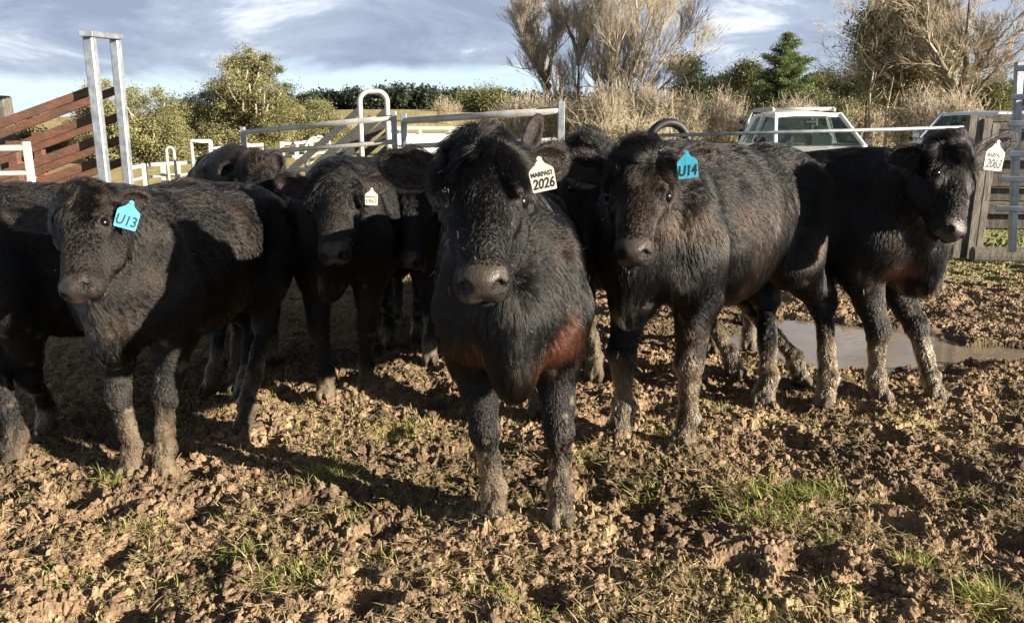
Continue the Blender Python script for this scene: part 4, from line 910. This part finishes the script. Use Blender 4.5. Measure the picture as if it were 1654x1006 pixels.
# ------------------------------------------------------------------ trees
M_LEAF = leaf_mat('leaf', .30, .45); M_TWIG = mat('twig', (.30, .235, .15), rough=.8, attr='Col')
def bark(name, c1, c2): return mat(name, c1, rough=.9, col2=c2, vscale=3, bump=.5, bscale=12, stretch=(3, 3, .6))
M_BARKP = bark('pale_bark', (.42, .36, .27), (.22, .17, .12)); M_BARKD = bark('dark_bark', (.10, .08, .06), (.20, .16, .11))
def leaves_mesh(C, R3, n, size, cols, name, parent, droop=.4, asp=.45):
    """n leaf sized quads round each clump centre C (k,3)"""
    k = len(C); idx = np.repeat(np.arange(k), n); m_ = len(idx); P = C[idx]+rng.normal(0, 1, (m_, 3))*R3[idx]*.5
    d = rng.normal(0, 1, (m_, 3)); d[:, 2] -= droop; d /= np.linalg.norm(d, axis=1)[:, None]; u = rng.normal(0, 1, (m_, 3)); s2 = np.cross(d, u); s2 /= np.linalg.norm(s2, axis=1)[:, None]
    sz = size*rng.uniform(.6, 1.4, m_); a = d*sz[:, None]; b_ = s2*(sz*asp)[:, None]
    V = np.stack([P-a, P+b_*.9, P+a, P-b_*.9], 1).reshape(-1, 3); F = np.arange(m_*4).reshape(-1, 4)
    c = cols[idx]*rng.uniform(.65, 1.35, (m_, 1)); o = mesh_np(name, V, F, M_LEAF, parent, False, cols=np.repeat(c, 4, 0)); return o
def limb(mb_, a, b_, r0, r1, wob=.06, n=5):
    a = np.asarray(a, float); b_ = np.asarray(b_, float); L_ = np.linalg.norm(b_-a); pts = []
    for i in range(n+1):
        t = i/n; pts.append(a+(b_-a)*t+rng.normal(0, wob*L_, 3)*math.sin(math.pi*t)*.6+np.array((0, 0, -.10*L_*math.sin(math.pi*t))))
    mb_.tube(pts, [r0+(r1-r0)*i/n for i in range(n+1)], 6); return pts
def leafy(name, label, cat, lobes, base, d, cols, nclump, nleaf, size, cr=.55, trunkm=None, thick=.25, group=None, shell=.55, droop=.4, limbs=True):
    """lobes: (px, py, half width px, half height px, depth offset) as seen in the photo, turned into real ellipsoids at depth d"""
    bpx = at(base, 214, d); zb = zg(bpx[0], d); root = empty(name, (bpx[0], d, zb)); tag(root, label, cat, group); o0 = np.array((bpx[0], d, zb))
    Ls = []
    for px, py, hw, hh, dd in lobes:
        c = at(px, py, d+dd); sc = np.linalg.norm(c-CAM)/FPX; Ls.append((c-o0, hw*sc, hh*sc))
    vol = np.array([a*a*b_ for _, a, b_ in Ls])**.67; vol /= vol.sum(); C = []; CR = []
    for (c, a, b_), f_ in zip(Ls, vol):
        k = max(8, int(nclump*f_)); v_ = rng.normal(0, 1, (k, 3)); v_ /= np.linalg.norm(v_, axis=1)[:, None]; r = (shell+(1-shell)*rng.random(k))**1.0*rng.uniform(.75, 1.08, k)
        C.append(c+v_*r[:, None]*np.array((a, a*.9, b_))); CR.append(np.full((k, 3), cr)*np.array((1, 1, .75))*rng.uniform(.5, 1.5, (k, 1)))
    C = np.concatenate(C); CR = np.concatenate(CR); nz = vn3(C*.45, 200)[:, None]; cl_ = np.array(cols[0])*(1-nz)+np.array(cols[1])*nz; cl_ = cl_*rng.uniform(.65, 1.3, (len(C), 1))
    leaves_mesh(C, CR, nleaf, size, cl_, 'crown', root, droop)
    tb = MB(); fork = np.array((0, 0, (Ls[0][0][2]-Ls[0][2]*.9)*.75 if Ls[0][0][2] > Ls[0][2] else Ls[0][0][2]*.35)); tb.tube([(0, 0, -.3), fork*.5+rng.normal(0, .05, 3), fork], [thick*1.25, thick, thick*.85], 8)
    if limbs:
        for (c, a, b_) in Ls:
            p_ = limb(tb, fork, c, thick*.6, thick*.22)
            for _ in range(9):
                v_ = nrm(rng.normal(0, 1, 3)+np.array((0, -.9, .4))); limb(tb, p_[3], c+v_*np.array((a, a, b_))*.8, thick*.34, thick*.14)
    else: limb(tb, fork, Ls[0][0], thick*.7, thick*.2)
    tb.build('trunk', trunkm or M_BARKP, root, True); return root
EU = [(.14, .14, .065), (.32, .30, .14)]; DK = [(.030, .045, .022), (.085, .095, .042)]; OL = [(.085, .095, .040), (.20, .195, .080)]; CON = [(.065, .10, .038), (.20, .24, .09)]
leafy('eucalyptus_tree', 'rounded golden green eucalypt just right of the rusty ramp', 'tree', [(232, 205, 62, 62, 0), (160, 195, 40, 55, 1.5), (268, 222, 34, 40, -.5), (190, 240, 55, 30, 0), (270, 258, 40, 22, 0)], 236, 36, EU, 330, 330, .045, .42, thick=.20, group='eucalypts behind the yards')
leafy('eucalyptus_tree', 'tall pale limbed eucalypt with a domed crown left of the distant ridge', 'tree', [(400, 150, 62, 62, 0), (405, 112, 34, 28, 0), (350, 190, 48, 45, 1), (440, 185, 40, 48, -1), (385, 225, 70, 32, 0), (330, 215, 32, 38, 2)], 392, 42, EU, 380, 340, .050, .44, thick=.26, group='eucalypts behind the yards')
leafy('eucalyptus_tree', 'low spreading eucalypt at the foot of the tall domed one, right side', 'tree', [(505, 192, 38, 26, 0), (480, 212, 48, 24, 0), (540, 212, 24, 16, 0)], 505, 46, EU, 210, 240, .048, .42, thick=.15, group='eucalypts behind the yards')
leafy('dark_tree', 'dark green tree in the dip between the two left eucalypts', 'tree', [(300, 195, 26, 28, 0), (285, 182, 16, 16, 0), (318, 230, 34, 34, 0)], 300, 60, DK, 260, 80, .10, .8, M_BARKD)
leafy('bush', 'grey green bush behind the boards of the rusty ramp', 'bush', [(60, 240, 70, 26, 0), (30, 252, 60, 24, 0)], 50, 40, OL, 260, 70, .08, .6, M_BARKD, .1)
leafy('tall_thin_tree', 'slender dark eucalypt with a high sparse crown right of the bare willow', 'tree', [(1103, 104, 22, 11, 0), (1112, 118, 16, 12, 0), (1118, 150, 26, 26, 0)], 1112, 85, DK, 130, 90, .13, 1.0, M_BARKP, .22)
for i, (px, py, hw, hh, d, c_, lb_) in enumerate([(1150, 160, 34, 30, 95, DK, 'dark rounded tree left of the conifer, nearest the thin eucalypt'), (1185, 142, 26, 24, 100, DK, 'dark rounded tree touching the left side of the conifer'), (1207, 122, 16, 18, 90, OL, 'small round topped eucalypt crown peeping above the dark trees'),
        (1330, 140, 22, 20, 95, OL, 'olive eucalypt just right of the conifer'), (1372, 146, 26, 20, 88, DK, 'dark bushy tree left of the big leafy tree'), (1352, 185, 40, 20, 60, OL, 'yellow green bush above the bonnet end of the ute'), (1440, 170, 40, 28, 64, OL, 'olive bush behind the thin pale trunks'),
        (1300, 168, 36, 16, 62, OL, 'low olive bush behind the roof of the ute'), (1225, 172, 40, 20, 62, OL, 'pale olive bush below the conifer on its left'), (1590, 155, 40, 26, 70, OL, 'golden bush right of the big bare tree'), (790, 165, 28, 16, 110, OL, 'small olive tree at the right end of the dry paddock'), (760, 168, 22, 12, 130, OL, 'small round tree on the ridge line left of the bare trees')]):
    leafy('bushy_tree', lb_, 'tree', [(px, py, hw, hh, 0), (px-hw*.5, py+hh*.5, hw*.6, hh*.7, 1), (px+hw*.5, py+hh*.4, hw*.6, hh*.7, -1)], px, d, c_, int(120+hw*3), 150, .0012*d, .0125*d, M_BARKD, .2)
# conifer
def conifer(px, ytop, ybot, hw, d, label):
    b0 = at(px, 214, d); zb = zg(b0[0], d); zt = at(px, ytop, d)[2]-zb; z0 = max(.5, at(px, ybot, d)[2]-zb-2); Wd = hw*d/FPX
    root = empty('conifer', (b0[0], d, zb)); tag(root, label, 'tree'); tb = MB().tube([(0, 0, -.3), (0, 0, zt*.5), (0, 0, zt)], [.35, .2, .03], 8); C = []; CR = []
    for k in range(26):
        t = k/25; z = z0+(zt-z0)*t; rmax = Wd*(1-t)**.72*rng.uniform(.8, 1.15)+.15
        for j in range(9 if t < .8 else 5):
            a = rng.random()*6.28; rr_ = rmax*rng.uniform(.7, 1.15); e_ = np.array((math.cos(a)*rr_, math.sin(a)*rr_, z+rr_*.18)); tb.tube([(0, 0, z-.1), e_*np.array((.5, .5, 1))+np.array((0, 0, -.06*rr_)), e_], [.05, .03, .01], 4)
            for q in np.linspace(.25, 1, max(3, int(rr_*6))): C.append(np.array((e_[0]*q*1.0, e_[1]*q, z-.1+(e_[2]-z+.1)*q-.08*rr_*math.sin(3.14*q)))); CR.append((.36, .36, .16))
    C = np.array(C); CR = np.array(CR); nz = rng.random((len(C), 1)); cl_ = np.array(CON[0])*(1-nz)+np.array(CON[1])*nz
    leaves_mesh(C, CR, 60, .07, cl_, 'crown', root, .25, .35); tb.build('trunk', M_BARKD, root, True)
conifer(1262, 56, 180, 72, 62, 'tall pointed dark green conifer on the skyline above the ute')
# bare trees: recursive branching into thin ribbons of twig
def bare(name, label, base_px, d, stems, col, lean_up=.5, levels=5, spread=.5, nseed=1, dens=1.0, trunk_m=None, r0=.16, ymax=None, group=None):
    """stems: lists of (px, py) the main stems follow"""
    rg = np.random.default_rng(nseed); b0 = at(base_px, 214, d); zb = zg(b0[0], d); root = empty(name, (b0[0], d, zb)); tag(root, label, 'tree', group); o0 = np.array((b0[0], d, zb)); tb = MB(); S0 = []; S1 = []; W0 = []; W1 = []
    def seg(a, b_, wa, wb): S0.append(a); S1.append(b_); W0.append(wa); W1.append(wb)
    def grow(p_, dr, L_, r, lv):
        n_ = 3 if lv > 1 else 2; q = p_; dd = dr
        for i in range(n_):
            dd = nrm(dd+rg.normal(0, .16, 3)+np.array((0, 0, .06*lean_up))); q2 = q+dd*L_/n_; ra, rb_ = r*(1-.5*i/n_), r*(1-.5*(i+1)/n_); seg(q, q2, ra, rb_)
            if lv > 0:
                for _ in range(rg.poisson((1.25 if lv > 1 else 1.9)*dens)):
                    v_ = rg.normal(0, 1, 3); v_ = nrm(v_-dd*np.dot(v_, dd)); nd = nrm(dd+v_*spread*rg.uniform(.5, 1.3)+np.array((0, 0, lean_up*.35))); grow(q2, nd, L_*rg.uniform(.55, .8), max(rb_*.65, .0075), lv-1)
            q = q2
        if lv > 0: grow(q, dd, L_*.7, max(r*.5, .0075), lv-1)
    for st in stems:
        P_ = [at(x_, y_, d+dz)-o0 for x_, y_, dz in st]; n_ = len(P_)
        rs = [r0*(1-.75*i/(n_-1)) for i in range(n_)]; tb.tube(P_, rs, 7)
        for i in range(1, n_):
            a, b_ = P_[i-1], P_[i]; dr = nrm(b_-a); L_ = np.linalg.norm(b_-a)
            if i == 1 and P_[1][2] < 3.0: continue
            for _ in range(int(rg.poisson(3.2*dens))+1):
                t = rg.random(); v_ = rg.normal(0, 1, 3); v_ = nrm(v_-dr*np.dot(v_, dr)); grow(a+(b_-a)*t, nrm(dr*.75+v_*spread*1.1), min(1.6, L_*.8)*rg.uniform(.7, 1.1), rs[i]*.45, levels-2)
        grow(P_[-1], nrm(P_[-1]-P_[-2]), 1.5, rs[-1], levels-1)
    a, b_ = np.array(S0), np.array(S1); wa, wb = np.array(W0)[:, None], np.array(W1)[:, None]; dd = b_-a; dd /= np.linalg.norm(dd, axis=1)[:, None]+1e-9
    u = np.cross(dd, rg.normal(0, 1, dd.shape)); u /= np.linalg.norm(u, axis=1)[:, None]; v_ = np.cross(dd, u); n_ = len(a)
    ring_ = [(u*math.cos(t)+v_*math.sin(t)) for t in (0, 2.094, 4.189)]; V = np.stack([a+q*wa for q in ring_]+[b_+q*wb for q in ring_], 1).reshape(-1, 3)
    F = (np.array([(0, 1, 4, 3), (1, 2, 5, 4), (2, 0, 3, 5)])[None]+(np.arange(n_)*6)[:, None, None]).reshape(-1, 4)
    c = np.array(col)[None]*rg.uniform(.55, 1.35, (n_, 1)); mesh_np('crown', V, F, M_TWIG, root, True, cols=np.repeat(c, 6, 0)); tb.build('trunk', trunk_m or M_BARKD, root, True); return n_
TW = (.44, .365, .285); TW2 = (.42, .35, .25); tot = 0
tot += bare('bare_tree', 'leafless tree with a dark leaning trunk, leftmost of the bare group', 905, 46, [[(905, 225, 0), (893, 165, 0), (880, 118, .5), (872, 75, .8), (868, 38, 1)], [(888, 140, 0), (868, 110, -1), (853, 90, -1.5)], [(885, 130, 0), (893, 85, 0), (894, 40, .2)], [(884, 125, 0), (860, 75, .3), (850, 48, .4)]], TW, 1.1, 5, .36, 3, 1.25, group='bare trees behind the herd')
tot += bare('bare_tree', 'leafless tree with a straight trunk and fan crown, beside the leaning one', 934, 44, [[(934, 225, 0), (934, 150, 0), (935, 95, 0)], [(935, 95, 0), (925, 62, .5), (912, 35, 1)], [(935, 95, 0), (950, 60, -.5), (962, 32, -1)], [(934, 105, 0), (938, 60, .3), (938, 25, .6)]], TW, 1.1, 5, .36, 5, 1.25, group='bare trees behind the herd')
tot += bare('bare_tree', 'dense straw coloured leafless willow, widest of the bare group', 1010, 42, [[(1010, 225, 0), (1010-.35*(1030-ex), 170, 0), (1010-.75*(1030-ex), (170+ey)/2+8, .4), (ex, ey, ez)] for ex, ey, ez in ((968, 85, 1), (978, 58, .4), (995, 38, 0), (1012, 28, 1), (1030, 28, -1), (1048, 38, 0), (1064, 62, .6), (1078, 88, -.5), (1092, 120, 0), (1000, 75, -1.5), (1040, 70, -1.5), (1022, 55, 1.5))], TW2, 1.1, 4, .36, 7, 1.5, M_BARKP, group='bare trees behind the herd')
tot += bare('bare_tree', 'big leafless tree with many rising limbs at the upper right', 1560, 34, [[(1545, 225, 0), (1548, 170, 0), (1560, 110, 0), (1562, 55, 0), (1566, 5, 0)], [(1548, 170, 0), (1515, 110, .8), (1495, 50, 1.2), (1485, 5, 1.5)], [(1555, 130, 0), (1590, 95, -.6), (1625, 50, -1)], [(1560, 90, 0), (1540, 45, .3), (1530, 0, .5)], [(1548, 185, 0), (1575, 150, -.5), (1610, 112, -1)], [(1550, 160, 0), (1530, 120, -1), (1512, 85, -1.5)]], (.36, .29, .20), .5, 5, .5, 11, 1.0, M_BARKD, .20)
def shrub(label, px, py, hw, hh, d, col, n, seed, green=0):
    """a twiggy shrub: fans of thin shoots from the ground"""
    b0 = at(px, 214, d); zb = zg(b0[0], d); root = empty('twiggy_shrub', (b0[0], d, zb)); tag(root, label, 'shrub', 'straw coloured shrubs below the bare trees'); rg = np.random.default_rng(seed)
    top = at(px, py-hh, d)[2]-zb; wd = hw*d/FPX; A_ = []; B_ = []; W_ = []
    bx = rg.uniform(-.8, .8, n)*wd; by = rg.uniform(-.6, .6, n)*wd*.8; hz_ = top*np.sqrt(np.clip(1-(bx/wd)**2*.8, .05, 1))*rg.uniform(.5, 1.02, n)
    tip = np.stack([bx*1.25+rg.normal(0, .25, n), by+rg.normal(0, .3, n), hz_], 1); bs = np.stack([bx*.6, by*.6, np.zeros(n)], 1); mid_ = bs*.5+tip*.5+rg.normal(0, .15, (n, 3))
    A_ += [bs, mid_]; B_ += [mid_, tip]; W_ += [np.full(n, .022), np.full(n, .014)]
    for k in range(9):
        t = rg.uniform(.15, .98, (n, 1)); p0_ = mid_*(1-t)+tip*t; e_ = p0_+rg.normal(0, .28, (n, 3))+np.array((0, 0, .22)); A_.append(p0_); B_.append(e_); W_.append(np.full(n, .010))
        e2 = e_+rg.normal(0, .18, (n, 3))+np.array((0, 0, .12)); A_.append(e_); B_.append(e2); W_.append(np.full(n, .008))
    a = np.concatenate(A_); b_ = np.concatenate(B_); w_ = np.concatenate(W_)[:, None]; dd = b_-a; dd /= np.linalg.norm(dd, axis=1)[:, None]+1e-9; u = np.cross(dd, rg.normal(0, 1, dd.shape)); u /= np.linalg.norm(u, axis=1)[:, None]; v_ = np.cross(dd, u); n_ = len(a)
    ring_ = [(u*math.cos(t)+v_*math.sin(t)) for t in (0, 2.094, 4.189)]; V = np.stack([a+q*w_ for q in ring_]+[b_+q*w_*.7 for q in ring_], 1).reshape(-1, 3)
    F = (np.array([(0, 1, 4, 3), (1, 2, 5, 4), (2, 0, 3, 5)])[None]+(np.arange(n_)*6)[:, None, None]).reshape(-1, 4); c = np.array(col)[None]*rg.uniform(.5, 1.4, (n_, 1))
    mesh_np('shoots', V, F, M_TWIG, root, True, cols=np.repeat(c, 6, 0))
    if green:
        k = int(green); C = np.stack([rg.uniform(-.9, .9, k)*wd, rg.uniform(-.7, .7, k)*wd*.7, rg.uniform(.1, .85, k)*top], 1); leaves_mesh(C, np.full((k, 3), .4), 14, .09, np.array(OL[1])[None]*rg.uniform(.5, 1.2, (k, 1)), 'leaves', root)
for i, (px, py, hw, hh, d, n_, g_, lb_) in enumerate([(850, 195, 42, 40, 40, 260, 60, 'tangled shrub at the foot of the leaning bare tree'), (900, 200, 34, 35, 39, 200, 50, 'shrub between the two bare trunks'), (975, 195, 42, 50, 37, 320, 40, 'tall tan shrub right of the straight bare trunk'), (1035, 190, 44, 55, 38, 340, 60, 'tall straw shrub under the willow'),
        (1085, 195, 40, 48, 37, 280, 60, 'straw shrub above the old tyre'), (1130, 200, 34, 30, 38, 190, 30, 'spreading straw shrub left of the ute rack'), (1165, 180, 30, 36, 52, 180, 20, 'pale leafless shrub before the dark trees left of the conifer'), (1015, 215, 60, 18, 30, 240, 30, 'low dry shrub just above the cattle backs'), (720, 172, 22, 16, 90, 90, 0, 'small reddish shrub out in the dry paddock'),
        (1490, 185, 42, 30, 33, 260, 60, 'tangled shrub at the foot of the big leafy tree'), (1545, 190, 30, 34, 31, 230, 10, 'tan suckers round the base of the big bare tree'), (1395, 192, 40, 18, 40, 180, 60, 'low shrub between the ute and the pale trunks'), (1280, 172, 44, 14, 50, 200, 60, 'long low shrub behind the roof rack')]):
    shrub(lb_, px, py, hw, hh, d, TW2 if i % 3 else TW, int(n_*.65), 300+i, g_)
leafy('leafy_tree', 'big olive leaved tree with pale drooping twigs at the upper right', 'tree', [(1440, 75, 56, 62, 0), (1470, 30, 50, 38, 0), (1405, 100, 28, 42, .5), (1500, 110, 46, 50, -.5), (1455, 140, 40, 30, 0), (1420, 30, 30, 30, 1)], 1468, 37, [(.17, .155, .075), (.34, .30, .16)], 620, 60, .075, .62, M_BARKD, .28, droop=1.0)
bare('bare_tree', 'fine leafless branches rising through the big olive leaved tree', 1475, 36.5, [[(1478, 225, 0), (1472, 150, 0), (1455, 90, 0), (1440, 40, 0), (1430, 10, 0)], [(1474, 160, 0), (1500, 110, .5), (1510, 60, .5), (1515, 20, 1)], [(1472, 150, 0), (1430, 120, -.5), (1400, 90, -1)]], (.40, .33, .22), .2, 5, .6, 21, .95, M_BARKP, .14)
for px, yt, d, r_, lb_ in ((1411, 108, 34, .06, 'thinnest pale bare trunk standing left of the big leafy tree'), (1437, 148, 33, .075, 'short pale bare trunk under the leafy tree'), (1405, 122, 38, .05, 'slim leaning dark trunk beside the pale one')):
    a = at(px, yt, d); o0 = down(a, 0); b = MB(); zt = a[2]-o0[2]; b.tube([(0, 0, -.2), (.04, 0, zt*.4), (-.05, 0, zt*.75), (.03, 0, zt)], [r_*1.3, r_, r_*.8, r_*.4], 8)
    for k in range(5): z = zt*(.55+.1*k); an = rng.random()*6.28; b.tube([(0, 0, z), (.35*math.cos(an), .35*math.sin(an), z+.3), (.6*math.cos(an), .6*math.sin(an), z+.75)], [r_*.4, r_*.3, .012], 5)
    root = empty('slender_tree', tuple(o0)); tag(root, lb_, 'tree'); b.build('trunk', M_BARKP if 'pale' in lb_[:16] else M_BARKD, root, True)
# far wood on the ridge: one mass
def wood():
    C = []; CR = []; cl_ = []
    for x0, x1, d, ybase, top, n_ in ((440, 830, 230, 184, 146, 75), (780, 1000, 260, 182, 150, 30), (1080, 1700, 240, 176, 132, 90), (-250, 330, 260, 214, 190, 60), (600, 700, 200, 186, 140, 14)):
        for k in range(n_):
            px = rng.uniform(x0, x1); dd = d*rng.uniform(.92, 1.1); tp_ = top+rng.uniform(-3, 14); hw = rng.uniform(9, 19)
            zt_, zb_ = at(px, tp_, dd)[2], at(px, ybase+6, dd)[2]; x_ = at(px, 200, dd)[0]; wd = hw*dd/FPX; m_ = 26
            v_ = rng.normal(0, 1, (m_, 3)); v_ /= np.linalg.norm(v_, axis=1)[:, None]; zc = zt_-(zt_-zb_)*.42
            C.append(np.array((x_, dd, zc))+v_*np.array((wd, wd, (zt_-zb_)*.42))*rng.uniform(.55, 1.0, (m_, 1))); CR.append(np.full((m_, 3), 1.6)); cl_.append(np.array((.030, .042, .026))*rng.uniform(.6, 1.5)*np.ones((m_, 1)))
    C = np.concatenate(C); CR = np.concatenate(CR); cl_ = np.concatenate(cl_); o = leaves_mesh(C, CR, 40, .40, cl_, 'distant_wood', None, .2, .7); tag(o, 'dark blue green wood covering the far ridge', 'wood', kind='stuff')
wood()
print('twigs', tot, 'done', round(time.time()-T0, 1))
